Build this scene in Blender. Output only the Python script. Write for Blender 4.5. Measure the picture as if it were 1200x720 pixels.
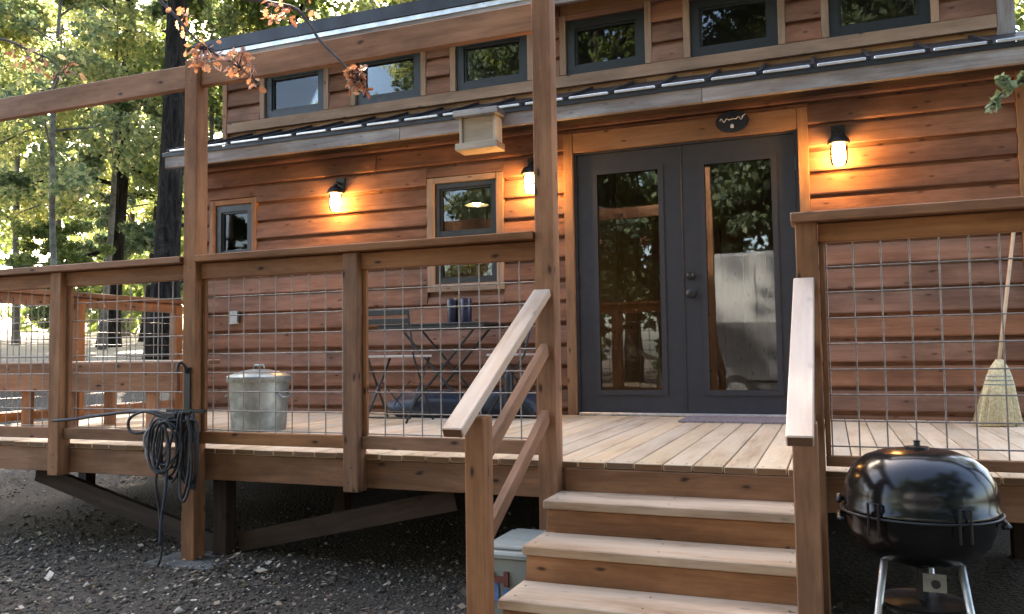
import bpy, bmesh, math, random
import numpy as np
from mathutils import Matrix, Vector

random.seed(7)
RNG = np.random.default_rng(11)
R = math.radians
scene = bpy.context.scene
for o in list(bpy.data.objects):
    bpy.data.objects.remove(o, do_unlink=True)
C = scene.collection

# ------------------------------------------------------------------ camera
F_PX, YAW, PITCH, ROLL = 955.87, 0.372539, 0.056888, -0.014251
CAM = Vector((1.83614, -6.09169, 0.47908))
fw = Vector((-math.sin(YAW) * math.cos(PITCH), math.cos(YAW) * math.cos(PITCH), math.sin(PITCH)))
r0 = Vector((math.cos(YAW), math.sin(YAW), 0))
u0 = r0.cross(fw)
rt = math.cos(ROLL) * r0 + math.sin(ROLL) * u0
up = -math.sin(ROLL) * r0 + math.cos(ROLL) * u0
cd = bpy.data.cameras.new('camera')
cam = bpy.data.objects.new('camera', cd)
C.objects.link(cam)
cd.sensor_width = 36.0
cd.sensor_fit = 'HORIZONTAL'
cd.lens = 36.0 * F_PX / 1200.0
cd.clip_start = 0.05
cd.clip_end = 1500
cam.matrix_world = Matrix(((rt.x, up.x, -fw.x, CAM.x), (rt.y, up.y, -fw.y, CAM.y), (rt.z, up.z, -fw.z, CAM.z), (0, 0, 0, 1)))
scene.camera = cam

# ------------------------------------------------------------------ sky, sun, exposure
SUN_EL = R(36)
SUN_DIR = Vector((-0.62, 0.78, 0)).normalized()          # horizontal direction towards the sun
w = bpy.data.worlds.new('World')
scene.world = w
w.use_nodes = True
nt = w.node_tree
nt.nodes.clear()
sky = nt.nodes.new('ShaderNodeTexSky')
sky.sky_type = 'NISHITA'
sky.sun_disc = False
sky.sun_elevation = SUN_EL
sky.sun_rotation = math.atan2(SUN_DIR.x, SUN_DIR.y)
sky.air_density = 1.0
sky.dust_density = 3.0
sky.ozone_density = 0.6
bg = nt.nodes.new('ShaderNodeBackground')
bg.inputs['Strength'].default_value = 0.15
wo = nt.nodes.new('ShaderNodeOutputWorld')
nt.links.new(sky.outputs[0], bg.inputs[0])
nt.links.new(bg.outputs[0], wo.inputs[0])
sd = bpy.data.lights.new('sun', 'SUN')
sd.energy = 5.0
sd.angle = R(0.6)
sd.color = (1.0, 0.93, 0.82)
sun = bpy.data.objects.new('sun', sd)
C.objects.link(sun)
sv = Vector((SUN_DIR.x * math.cos(SUN_EL), SUN_DIR.y * math.cos(SUN_EL), math.sin(SUN_EL)))
sun.rotation_euler = sv.to_track_quat('Z', 'Y').to_euler()
sun.location = (-20, 25, 30)
vs = scene.view_settings
vs.view_transform = 'Standard'
vs.look = 'None'
vs.gamma = 1.0
vs.exposure = 3.12
vs.use_curve_mapping = False
vs.use_white_balance = True          # camera set for open shade
vs.white_balance_temperature = 6900
vs.white_balance_tint = 12
scene.render.engine = 'CYCLES'
scene.cycles.max_bounces = 6
scene.cycles.transparent_max_bounces = 16

# ------------------------------------------------------------------ materials
MATS = {}


def newmat(name):
    m = bpy.data.materials.new(name)
    m.use_nodes = True
    t = m.node_tree
    t.nodes.clear()
    out = t.nodes.new('ShaderNodeOutputMaterial')
    MATS[name] = m
    return m, t, out


def N(t, kind, **kw):
    n = t.nodes.new(kind)
    for k, v in kw.items():
        if k in n.inputs:
            n.inputs[k].default_value = v
        else:
            setattr(n, k, v)
    return n


def ramp(t, stops):
    n = t.nodes.new('ShaderNodeValToRGB')
    e = n.color_ramp.elements
    while len(e) > 1:
        e.remove(e[0])
    e[0].position, e[0].color = stops[0][0], tuple(stops[0][1]) + (1,)
    for p, c in stops[1:]:
        x = e.new(p)
        x.color = tuple(c) + (1,)
    return n


def grey(v):
    return (v, v, v)


def math_n(t, op, a=None, b=None):
    n = t.nodes.new('ShaderNodeMath')
    n.operation = op
    for i, v in enumerate((a, b)):
        if v is None:
            continue
        if isinstance(v, (int, float)):
            n.inputs[i].default_value = v
        else:
            t.links.new(v, n.inputs[i])
    return n.outputs[0]


def mixc(t, fac, a, b, mode='MIX'):
    n = t.nodes.new('ShaderNodeMix')
    n.data_type = 'RGBA'
    n.blend_type = mode
    for sock, v in ((n.inputs[0], fac), (n.inputs[6], a), (n.inputs[7], b)):
        if isinstance(v, (int, float)):
            sock.default_value = v
        elif isinstance(v, tuple):
            sock.default_value = tuple(v) + (1,) if len(v) == 3 else v
        else:
            t.links.new(v, sock)
    return n.outputs[2]


def wood(name, light, dark, rough=0.62, knots=0.5, stain=0.35, vary=0.28, worn=None, wornamt=0.0):
    """Sawn wood, grain along the board's local X, different on every board."""
    m, t, out = newmat(name)
    L = t.links.new
    tc = N(t, 'ShaderNodeTexCoord')
    oi = N(t, 'ShaderNodeObjectInfo')
    off = N(t, 'ShaderNodeVectorMath', operation='SCALE')
    cmb = N(t, 'ShaderNodeCombineXYZ')
    for i, k in enumerate((37.0, 91.0, 53.0)):
        L(math_n(t, 'MULTIPLY', oi.outputs['Random'], k), cmb.inputs[i])
    L(cmb.outputs[0], off.inputs[0])
    off.inputs['Scale'].default_value = 1.0
    add = N(t, 'ShaderNodeVectorMath', operation='ADD')
    L(tc.outputs['Object'], add.inputs[0])
    L(off.outputs[0], add.inputs[1])

    def mapped(s):
        mp = N(t, 'ShaderNodeMapping')
        mp.inputs['Scale'].default_value = s
        L(add.outputs[0], mp.inputs[0])
        return mp.outputs[0]
    g1 = N(t, 'ShaderNodeTexNoise', Scale=1.0, Detail=6.0, Roughness=0.6, Distortion=0.8)
    L(mapped((1.6, 16, 16)), g1.inputs['Vector'])
    g2 = N(t, 'ShaderNodeTexNoise', Scale=1.0, Detail=4.0, Roughness=0.7)
    L(mapped((5, 90, 90)), g2.inputs['Vector'])
    s1 = N(t, 'ShaderNodeTexNoise', Scale=1.0, Detail=5.0, Roughness=0.6)
    L(mapped((1.7, 4, 4)), s1.inputs['Vector'])
    grain = math_n(t, 'ADD', math_n(t, 'MULTIPLY', g1.outputs[0], 0.65), math_n(t, 'MULTIPLY', g2.outputs[0], 0.35))
    r = ramp(t, [(0.3, dark), (0.62, light)])
    L(grain, r.inputs[0])
    col = r.outputs[0]
    # stains
    rs = ramp(t, [(0.38, grey(1 - stain)), (0.6, grey(1.0))])
    L(s1.outputs[0], rs.inputs[0])
    col = mixc(t, 1.0, col, rs.outputs[0], 'MULTIPLY')
    # knots
    vo = N(t, 'ShaderNodeTexVoronoi', voronoi_dimensions='2D', Scale=1.0, Randomness=1.0)
    sp_ = N(t, 'ShaderNodeSeparateXYZ')
    L(add.outputs[0], sp_.inputs[0])
    cb_ = N(t, 'ShaderNodeCombineXYZ')
    warp = math_n(t, 'MULTIPLY', g1.outputs[0], .25)
    L(math_n(t, 'ADD', math_n(t, 'MULTIPLY', sp_.outputs[0], 3.4), warp), cb_.inputs[0])
    L(math_n(t, 'ADD', math_n(t, 'MULTIPLY', math_n(t, 'ADD', sp_.outputs[1], sp_.outputs[2]), 8.0), warp), cb_.inputs[1])
    L(cb_.outputs[0], vo.inputs['Vector'])
    rk = ramp(t, [(0.03, grey(1 - knots * 1.3)), (0.055, grey(1 - knots * .9)), (0.07, grey(1 - knots * .3)), (0.12, grey(1.0))])
    L(vo.outputs['Distance'], rk.inputs[0])
    # only some of the cells carry a knot
    sel = math_n(t, 'GREATER_THAN', vo.outputs['Color'], .45)
    kn_ = mixc(t, sel, (1.0, 1.0, 1.0), rk.outputs[0])
    # end grain is darker
    geo = N(t, 'ShaderNodeNewGeometry')
    vt = N(t, 'ShaderNodeVectorTransform', vector_type='NORMAL', convert_from='WORLD', convert_to='OBJECT')
    L(geo.outputs['True Normal'], vt.inputs[0])
    sn = N(t, 'ShaderNodeSeparateXYZ')
    L(vt.outputs[0], sn.inputs[0])
    eg = math_n(t, 'GREATER_THAN', math_n(t, 'ABSOLUTE', sn.outputs[0]), .85)
    col = mixc(t, 1.0, col, kn_, 'MULTIPLY')
    if worn:  # worn layer; on deck, treads and handrails it also carries top light
        s2 = N(t, 'ShaderNodeTexNoise', Scale=1.0, Detail=6.0, Roughness=0.65)
        L(mapped((1.2, 7, 7)), s2.inputs['Vector'])
        rw = ramp(t, [(0.52 - wornamt * .3, grey(0)), (0.75 - wornamt * .3, grey(wornamt))])
        L(s2.outputs[0], rw.inputs[0])
        col = mixc(t, rw.outputs[0], col, worn)
    col = mixc(t, eg, col, (dark[0] * .5, dark[1] * .42, dark[2] * .4))
    # board to board
    v = math_n(t, 'ADD', math_n(t, 'MULTIPLY', oi.outputs['Random'], vary), 1 - vary * .55)
    hsv = N(t, 'ShaderNodeHueSaturation')
    L(v, hsv.inputs['Value'])
    sat = math_n(t, 'ADD', math_n(t, 'MULTIPLY', math_n(t, 'FRACT', math_n(t, 'MULTIPLY', oi.outputs['Random'], 17.3)), 0.18), 0.9)
    L(sat, hsv.inputs['Saturation'])
    L(col, hsv.inputs['Color'])
    b = N(t, 'ShaderNodeBsdfPrincipled', Roughness=rough)
    L(hsv.outputs[0], b.inputs['Base Color'])
    b.inputs['Specular IOR Level'].default_value = 0.2
    rr = ramp(t, [(0.3, grey(min(1, rough + .15))), (0.7, grey(rough - .08))])
    L(grain, rr.inputs[0])
    L(rr.outputs[0], b.inputs['Roughness'])
    bp = N(t, 'ShaderNodeBump', Strength=0.35, Distance=0.004)
    L(grain, bp.inputs['Height'])
    L(bp.outputs[0], b.inputs['Normal'])
    L(b.outputs[0], out.inputs[0])
    return m


def plain(name, col, rough=0.5, metal=0.0, mottled=0.25, scale=14.0, spec=0.5, bump=0.1, col2=None, coat=0.0):
    m, t, out = newmat(name)
    L = t.links.new
    tc = N(t, 'ShaderNodeTexCoord')
    n = N(t, 'ShaderNodeTexNoise', Scale=scale, Detail=6.0, Roughness=0.6)
    L(tc.outputs['Object'], n.inputs['Vector'])
    c2 = col2 or tuple(c * (1 - mottled) for c in col)
    r = ramp(t, [(0.36, c2), (0.62, col)])
    L(n.outputs[0], r.inputs[0])
    b = N(t, 'ShaderNodeBsdfPrincipled', Roughness=rough, Metallic=metal)
    b.inputs['Specular IOR Level'].default_value = spec
    b.inputs['Coat Weight'].default_value = coat
    L(r.outputs[0], b.inputs['Base Color'])
    rr = ramp(t, [(0.3, grey(min(1, rough * 1.3))), (0.7, grey(rough * .8))])
    L(n.outputs[0], rr.inputs[0])
    L(rr.outputs[0], b.inputs['Roughness'])
    if bump:
        bp = N(t, 'ShaderNodeBump', Strength=bump, Distance=0.004)
        L(n.outputs[0], bp.inputs['Height'])
        L(bp.outputs[0], b.inputs['Normal'])
    L(b.outputs[0], out.inputs[0])
    return m


def leafmat(name, stops, trans=0.5, rough=0.6):
    m, t, out = newmat(name)
    L = t.links.new
    g = N(t, 'ShaderNodeNewGeometry')
    r = ramp(t, stops)
    L(g.outputs['Random Per Island'], r.inputs[0])
    d = N(t, 'ShaderNodeBsdfPrincipled', Roughness=rough)
    d.inputs['Specular IOR Level'].default_value = 0.3
    L(r.outputs[0], d.inputs['Base Color'])
    tr = N(t, 'ShaderNodeBsdfTranslucent')
    br = mixc(t, 1.0, r.outputs[0], (1.6, 1.5, 1.0), 'MULTIPLY')
    L(br, tr.inputs['Color'])
    mx = N(t, 'ShaderNodeMixShader')
    mx.inputs[0].default_value = trans
    L(d.outputs[0], mx.inputs[1])
    L(tr.outputs[0], mx.inputs[2])
    L(mx.outputs[0], out.inputs[0])
    return m


def glassmat(name, tint=(0.82, 0.86, 0.85), ior=2.0, wob=0.02):
    m, t, out = newmat(name)
    L = t.links.new
    tr = N(t, 'ShaderNodeBsdfTransparent')
    tr.inputs[0].default_value = tint + (1,)
    gl = N(t, 'ShaderNodeBsdfGlossy', Roughness=0.015)
    tc = N(t, 'ShaderNodeTexCoord')
    n = N(t, 'ShaderNodeTexNoise', Scale=2.2, Detail=1.0)
    L(tc.outputs['Object'], n.inputs['Vector'])
    bp = N(t, 'ShaderNodeBump', Strength=wob, Distance=0.05)
    L(n.outputs[0], bp.inputs['Height'])
    L(bp.outputs[0], gl.inputs['Normal'])
    fr = N(t, 'ShaderNodeFresnel', IOR=ior)
    mx = N(t, 'ShaderNodeMixShader')
    L(fr.outputs[0], mx.inputs[0])
    L(tr.outputs[0], mx.inputs[1])
    L(gl.outputs[0], mx.inputs[2])
    L(mx.outputs[0], out.inputs[0])
    return m


def glow(name, col, strength):
    m, t, out = newmat(name)
    e = N(t, 'ShaderNodeEmission', Strength=strength)
    e.inputs[0].default_value = col + (1,)
    t.links.new(e.outputs[0], out.inputs[0])
    return m


M_siding = wood('siding_wood', (0.31, 0.150, 0.093), (0.18, 0.082, 0.048), 0.75, knots=.45, stain=.4, vary=.15)
M_trim = wood('trim_wood', (0.33, 0.175, 0.09), (0.21, 0.10, 0.05), 0.6, knots=.55, stain=.25, vary=.2)
M_frame = wood('railing_wood', (0.36, 0.172, 0.083), (0.20, 0.086, 0.040), 0.62, knots=.6, stain=.42, vary=.26)
M_deck = wood('deck_board_wood', (0.54, 0.38, 0.225), (0.37, 0.235, 0.13), 0.6, knots=.4, stain=.22, vary=.3, worn=(0.62, 0.49, 0.335), wornamt=.7)  # pale from wear, with overhead light put into the colour
M_tread = wood('tread_wood', (0.52, 0.335, 0.195), (0.31, 0.170, 0.09), 0.6, knots=.55, stain=.45, vary=.2, worn=(0.59, 0.45, 0.32), wornamt=.7)  # light tone holds wear plus skylight painted in
M_cap = wood('handrail_wood', (0.50, 0.33, 0.21), (0.32, 0.185, 0.11), 0.5, knots=.5, stain=.2, vary=.2, worn=(0.62, 0.50, 0.40), wornamt=.6)  # bright rail colour: skylight put into it besides the wear
M_fascia = wood('weathered_fascia_wood', (0.42, 0.40, 0.38), (0.20, 0.165, 0.14), 0.75, knots=.3, stain=.45, vary=.15, worn=(0.22, 0.13, 0.085), wornamt=.45)
M_pale = wood('pale_window_trim_wood', (0.42, 0.275, 0.18), (0.27, 0.165, 0.105), 0.65, knots=.5, stain=.3, vary=.2)
M_raw = wood('unpainted_cedar', (0.46, 0.38, 0.28), (0.32, 0.25, 0.17), 0.7, knots=.3, stain=.2, vary=.15)
M_joist = wood('shaded_joist_wood', (0.065, 0.04, 0.028), (0.034, 0.021, 0.015), 0.75, knots=.4, stain=.4, vary=.2)  # under-deck shade is put into this wood's colour
M_panel = wood('interior_pine', (0.42, 0.25, 0.13), (0.28, 0.15, 0.075), 0.5, knots=.5, stain=.2, vary=.3)
M_door = plain('door_paint', (0.034, 0.032, 0.037), 0.42, mottled=.12, bump=.03, spec=.4)
M_black = plain('window_frame_paint', (0.018, 0.02, 0.024), 0.4, mottled=.2, bump=.03)
M_blackmetal = plain('black_metal', (0.02, 0.02, 0.021), 0.4, metal=0.3, mottled=.3)
M_glass = glassmat('window_glass', ior=1.6)
M_glassdoor = glassmat('door_glass', ior=1.8)
M_roof = plain('dark_metal_roof', (0.035, 0.037, 0.043), 0.42, metal=0.4, mottled=.3, scale=5)
M_drip = plain('bright_drip_edge_metal', (0.72, 0.74, 0.76), 0.3, metal=0.7, mottled=.3, scale=8)
M_galv = plain('galvanized_steel', (0.36, 0.39, 0.375), 0.4, metal=0.75, col2=(0.19, 0.215, 0.20), scale=9)
M_wire = plain('galvanized_wire', (0.27, 0.235, 0.21), 0.5, metal=0.5, mottled=.3, scale=30)
M_enamel = plain('black_enamel', (0.007, 0.0075, 0.009), 0.17, mottled=.5, scale=9, spec=.4, bump=.12, coat=.0)
M_alu = plain('brushed_aluminium', (0.62, 0.62, 0.62), 0.38, metal=0.9)
M_straw = plain('broom_straw', (0.74, 0.62, 0.38), 0.8, col2=(0.50, 0.40, 0.21), scale=60, bump=.6)
M_stick = wood('broom_handle_wood', (0.62, 0.46, 0.30), (0.5, 0.35, 0.22), 0.5, knots=.1, stain=.1)
M_thread = plain('broom_stitching', (0.25, 0.32, 0.36), 0.8)
M_rubber = plain('black_rubber', (0.022, 0.022, 0.024), 0.55, mottled=.3, scale=40)
M_greyhose = plain('grey_hose', (0.30, 0.28, 0.29), 0.5, mottled=.3, scale=30)
M_bluehose = plain('blue_cord', (0.03, 0.04, 0.06), 0.5, mottled=.3)
M_tub = plain('cloudy_white_plastic', (0.25, 0.26, 0.225), 0.6, mottled=.15, scale=6)
M_blueprint = plain('blue_print', (0.10, 0.2, 0.42), 0.5, mottled=.5, scale=30)
M_redprint = plain('dark_red_print', (0.16, 0.045, 0.035), 0.5, mottled=.5, scale=30)
M_mat = plain('woven_mat', (0.27, 0.22, 0.22), 0.95, col2=(0.15, 0.12, 0.125), scale=60, bump=.8)
M_navy = plain('navy_enamel', (0.012, 0.016, 0.045), 0.3, mottled=.2)
M_darknavy = plain('dark_navy_enamel', (0.012, 0.014, 0.035), 0.3, mottled=.2)
M_tarp = plain('dark_blue_tarp', (0.020, 0.030, 0.052), 0.5, col2=(0.008, 0.011, 0.02), scale=10, bump=.5)
M_chair = plain('chair_green_black_paint', (0.022, 0.026, 0.025), 0.45, mottled=.3)
M_slat = plain('pale_seat_slat', (0.46, 0.43, 0.39), 0.5, mottled=.2)
M_sign = plain('navy_sign_paint', (0.008, 0.014, 0.028), 0.45, mottled=.3)
M_white = plain('white_lettering_paint', (0.62, 0.66, 0.70), 0.6, mottled=.2)
M_outlet = plain('outlet_cover_grey', (0.44, 0.42, 0.38), 0.5, mottled=.2)
M_concrete = plain('pier_concrete', (0.15, 0.14, 0.125), 0.95, mottled=.5, scale=9, bump=.6)
M_skirt = plain('trailer_skirt', (0.03, 0.03, 0.032), 0.7, mottled=.3)
M_van = plain('white_van_paint', (0.33, 0.335, 0.33), 0.4, mottled=.15, scale=2, coat=.1, bump=0)
M_vanlow = plain('grey_van_cladding', (0.12, 0.12, 0.125), 0.5, mottled=.2)


def barkmat(name, lo, hi, lichen, amt):
    m, t, out = newmat(name)
    L = t.links.new
    tc = N(t, 'ShaderNodeTexCoord')
    mp = N(t, 'ShaderNodeMapping')
    mp.inputs['Scale'].default_value = (11, 11, 2.2)
    L(tc.outputs['Object'], mp.inputs[0])
    n = N(t, 'ShaderNodeTexNoise', Scale=1.0, Detail=7.0, Roughness=0.65, Distortion=1.2)
    L(mp.outputs[0], n.inputs['Vector'])
    r = ramp(t, [(0.4, lo), (0.62, hi)])
    L(n.outputs[0], r.inputs[0])
    n2 = N(t, 'ShaderNodeTexNoise', Scale=2.5, Detail=6.0, Roughness=0.7)
    L(tc.outputs['Object'], n2.inputs['Vector'])
    r2 = ramp(t, [(0.55, grey(0)), (0.7, grey(amt))])
    L(n2.outputs[0], r2.inputs[0])
    b = N(t, 'ShaderNodeBsdfPrincipled', Roughness=0.95)
    b.inputs['Specular IOR Level'].default_value = .15
    L(mixc(t, r2.outputs[0], r.outputs[0], lichen), b.inputs['Base Color'])
    bp = N(t, 'ShaderNodeBump', Strength=1.0, Distance=0.06)
    L(n.outputs[0], bp.inputs['Height'])
    L(bp.outputs[0], b.inputs['Normal'])
    L(b.outputs[0], out.inputs[0])
    return m


M_bark = barkmat('dark_bark', (0.006, 0.005, 0.0045), (0.034, 0.028, 0.023), (0.10, 0.105, 0.085), .45)
M_bark2 = plain('grey_lichen_bark', (0.16, 0.15, 0.12), 0.95, col2=(0.05, 0.045, 0.035), scale=4, bump=1.0)
M_twig = plain('twig_bark', (0.06, 0.05, 0.05), 0.9, scale=20)
M_yellow = leafmat('yellow_green_leaves', [(0, (0.14, 0.19, 0.085)), (.35, (0.25, 0.30, 0.14)), (.7, (0.40, 0.42, 0.22)), (1, (0.52, 0.47, 0.27))], .6)
M_green = leafmat('olive_green_leaves', [(0, (0.07, 0.105, 0.04)), (.5, (0.12, 0.165, 0.06)), (1, (0.22, 0.25, 0.09))], .5)
M_pale_green = leafmat('pale_grey_green_leaves', [(0, (0.09, 0.14, 0.085)), (.5, (0.19, 0.25, 0.15)), (.85, (0.34, 0.37, 0.22)), (1, (0.48, 0.46, 0.28))], .5)
M_darkfir = leafmat('dark_conifer_needles', [(0, (0.022, 0.04, 0.022)), (.5, (0.045, 0.07, 0.038)), (1, (0.09, 0.115, 0.06))], .25)  # darker leaf colour stands in for canopy shade on the yard trees
M_fir = leafmat('blue_green_needles', [(0, (0.07, 0.11, 0.075)), (.5, (0.125, 0.175, 0.115)), (1, (0.24, 0.28, 0.18))], .5)
M_dry = leafmat('dry_oak_leaves', [(0, (0.22, 0.08, 0.05)), (.5, (0.34, 0.16, 0.11)), (.85, (0.46, 0.27, 0.19)), (1, (0.55, 0.42, 0.32))], .35)
M_sprig = leafmat('grey_green_sprig_leaves', [(0, (0.10, 0.15, 0.09)), (1, (0.22, 0.27, 0.18))], .35)
M_litter = leafmat('fallen_leaves', [(0, (0.07, 0.05, 0.035)), (.5, (0.20, 0.14, 0.09)), (.85, (0.42, 0.34, 0.25)), (1, (0.6, 0.54, 0.44))], .1, .8)
M_stone = leafmat('gravel_stones', [(0, (0.035, 0.029, 0.022)), (.6, (0.08, 0.068, 0.052)), (.93, (0.155, 0.134, 0.107)), (1, (0.40, 0.35, 0.29))], 0.0, .85)
M_jar = glow('lantern_bulb_glow', (1.0, 0.53, 0.15), 34.0)
M_jarglass = glassmat('lantern_jar_glass', tint=(0.98, 0.95, 0.9), ior=1.45)
M_bulb = glow('pendant_bulb_glow', (1.0, 0.66, 0.28), 30.0)
M_sheet = plain('plain_interior_floor', (0.25, 0.17, 0.11), 0.5)


def groundmat():
    m, t, out = newmat('gravel_earth')
    L = t.links.new
    tc = N(t, 'ShaderNodeTexCoord')
    n1 = N(t, 'ShaderNodeTexNoise', Scale=0.45, Detail=6.0, Roughness=0.6)
    n2 = N(t, 'ShaderNodeTexNoise', Scale=38.0, Detail=5.0, Roughness=0.75)
    v = N(t, 'ShaderNodeTexVoronoi', Scale=55.0)
    for n in (n1, n2, v):
        L(tc.outputs['Object'], n.inputs['Vector'])
    r1 = ramp(t, [(0.35, (0.068, 0.053, 0.038)), (0.65, (0.128, 0.102, 0.074))])
    L(n1.outputs[0], r1.inputs[0])
    r2 = ramp(t, [(0.3, grey(.45)), (0.55, grey(.95)), (0.72, grey(1.7))])
    L(n2.outputs[0], r2.inputs[0])
    col = mixc(t, 1.0, r1.outputs[0], r2.outputs[0], 'MULTIPLY')
    rv = ramp(t, [(0.0, grey(.75)), (1.0, grey(1.15))])
    L(v.outputs['Color'], rv.inputs[0])
    col = mixc(t, 1.0, col, rv.outputs[0], 'MULTIPLY')
    # paler gravel drive behind the deck, sunlight put into its colour, leaf mould patches
    n3 = N(t, 'ShaderNodeTexNoise', Scale=0.16, Detail=5.0)
    L(tc.outputs['Object'], n3.inputs['Vector'])
    sx = N(t, 'ShaderNodeSeparateXYZ')
    L(tc.outputs['Object'], sx.inputs[0])
    d = math_n(t, 'SUBTRACT', math_n(t, 'MULTIPLY', sx.outputs[1], .67), math_n(t, 'MULTIPLY', math_n(t, 'ADD', sx.outputs[0], 4), .74))
    rd = ramp(t, [(0.30, grey(0)), (0.5, grey(1))])
    L(math_n(t, 'ADD', math_n(t, 'MULTIPLY', d, .03), math_n(t, 'MULTIPLY', n3.outputs[0], .35)), rd.inputs[0])
    col = mixc(t, rd.outputs[0], col, (0.50, 0.42, 0.31))
    b = N(t, 'ShaderNodeBsdfPrincipled', Roughness=0.92)
    b.inputs['Specular IOR Level'].default_value = 0.2
    L(col, b.inputs['Base Color'])
    bp = N(t, 'ShaderNodeBump', Strength=0.9, Distance=0.02)
    L(math_n(t, 'ADD', n2.outputs[0], math_n(t, 'MULTIPLY', v.outputs['Distance'], .8)), bp.inputs['Height'])
    L(bp.outputs[0], b.inputs['Normal'])
    L(b.outputs[0], out.inputs[0])
    return m


M_ground = groundmat()

# ------------------------------------------------------------------ object helpers
WORLD = {}


def tag(o, label=None, cat=None, group=None, kind=None):
    if label:
        o['label'] = label
    if cat:
        o['category'] = cat
    if group:
        o['group'] = group
    if kind:
        o['kind'] = kind
    return o


def empty(name, loc, label, cat, group=None, rz=0.0):
    o = bpy.data.objects.new(name, None)
    o.empty_display_size = 0.2
    C.objects.link(o)
    mw = Matrix.Translation(loc) @ Matrix.Rotation(rz, 4, 'Z')
    o.matrix_basis = mw
    WORLD[o.name] = mw
    return tag(o, label, cat, group)


def place(o, mw, parent=None):
    C.objects.link(o)
    o.matrix_basis = mw
    WORLD[o.name] = mw.copy()
    if parent is not None:
        o.parent = parent
        o.matrix_parent_inverse = WORLD[parent.name].inverted()
    return o


def mesh_obj(name, verts, faces, mat, parent=None, mw=None, smooth=False, centre=True):
    """A mesh from world-space verts (re-centred on its own origin) or local verts with mw."""
    v = np.asarray(verts, float)
    if mw is None:
        if centre:
            c = (v.min(0) + v.max(0)) / 2
        else:
            c = np.zeros(3)
        v = v - c
        mw = Matrix.Translation(Vector(c))
    me = bpy.data.meshes.new(name)
    me.from_pydata([tuple(x) for x in v], [], [tuple(f) for f in faces])
    me.materials.append(mat)
    if smooth:
        me.polygons.foreach_set('use_smooth', [True] * len(me.polygons))
    me.update()
    o = bpy.data.objects.new(name, me)
    return place(o, mw, parent)


def box_mesh(name, lx, ly, lz, bev):
    me = bpy.data.meshes.new(name)
    bm = bmesh.new()
    bmesh.ops.create_cube(bm, size=1.0)
    for v in bm.verts:
        v.co = Vector((v.co.x * lx, v.co.y * ly, v.co.z * lz))
    if bev > 0:
        bmesh.ops.bevel(bm, geom=list(bm.edges), offset=min(bev, 0.3 * min(lx, ly, lz)), segments=1, affect='EDGES')
    bm.to_mesh(me)
    bm.free()
    return me


_cache = {}


def board(name, x0, x1, y0, y1, z0, z1, mat, parent=None, bev=0.003, tilt=0.0):
    """Axis-aligned box whose local X runs along its longest side (so the grain does)."""
    d = Vector((x1 - x0, y1 - y0, z1 - z0))
    c = Vector(((x0 + x1) / 2, (y0 + y1) / 2, (z0 + z1) / 2))
    if d.z >= d.x and d.z >= d.y:
        rot = Matrix(((0, 0, -1, 0), (0, 1, 0, 0), (1, 0, 0, 0), (0, 0, 0, 1)))
        l = (d.z, d.y, d.x)
    elif d.y >= d.x:
        rot = Matrix(((0, -1, 0, 0), (1, 0, 0, 0), (0, 0, 1, 0), (0, 0, 0, 1)))
        l = (d.y, d.x, d.z)
    else:
        rot = Matrix.Identity(4)
        l = (d.x, d.y, d.z)
    key = (round(l[0], 4), round(l[1], 4), round(l[2], 4), bev, mat.name)
    if key not in _cache:
        me = box_mesh(name, l[0], l[1], l[2], bev)
        me.materials.append(mat)
        _cache[key] = me
    o = bpy.data.objects.new(name, _cache[key])
    mw = Matrix.Translation(c) @ rot
    if tilt:
        mw = mw @ Matrix.Rotation(tilt, 4, 'X')
    return place(o, mw, parent)


def bar(name, A, B, w_, th, mat, parent=None, bev=0.003, upv=(0, 0, 1)):
    """A board from A to B (centre line), width w_ sideways, thickness th along upv."""
    A, B = Vector(A), Vector(B)
    x = (B - A).normalized()
    y = Vector(upv).cross(x).normalized()
    z = x.cross(y)
    me = box_mesh(name, (B - A).length, w_, th, bev)
    me.materials.append(mat)
    o = bpy.data.objects.new(name, me)
    c = (A + B) / 2
    mw = Matrix(((x.x, y.x, z.x, c.x), (x.y, y.y, z.y, c.y), (x.z, y.z, z.z, c.z), (0, 0, 0, 1)))
    return place(o, mw, parent)


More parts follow.
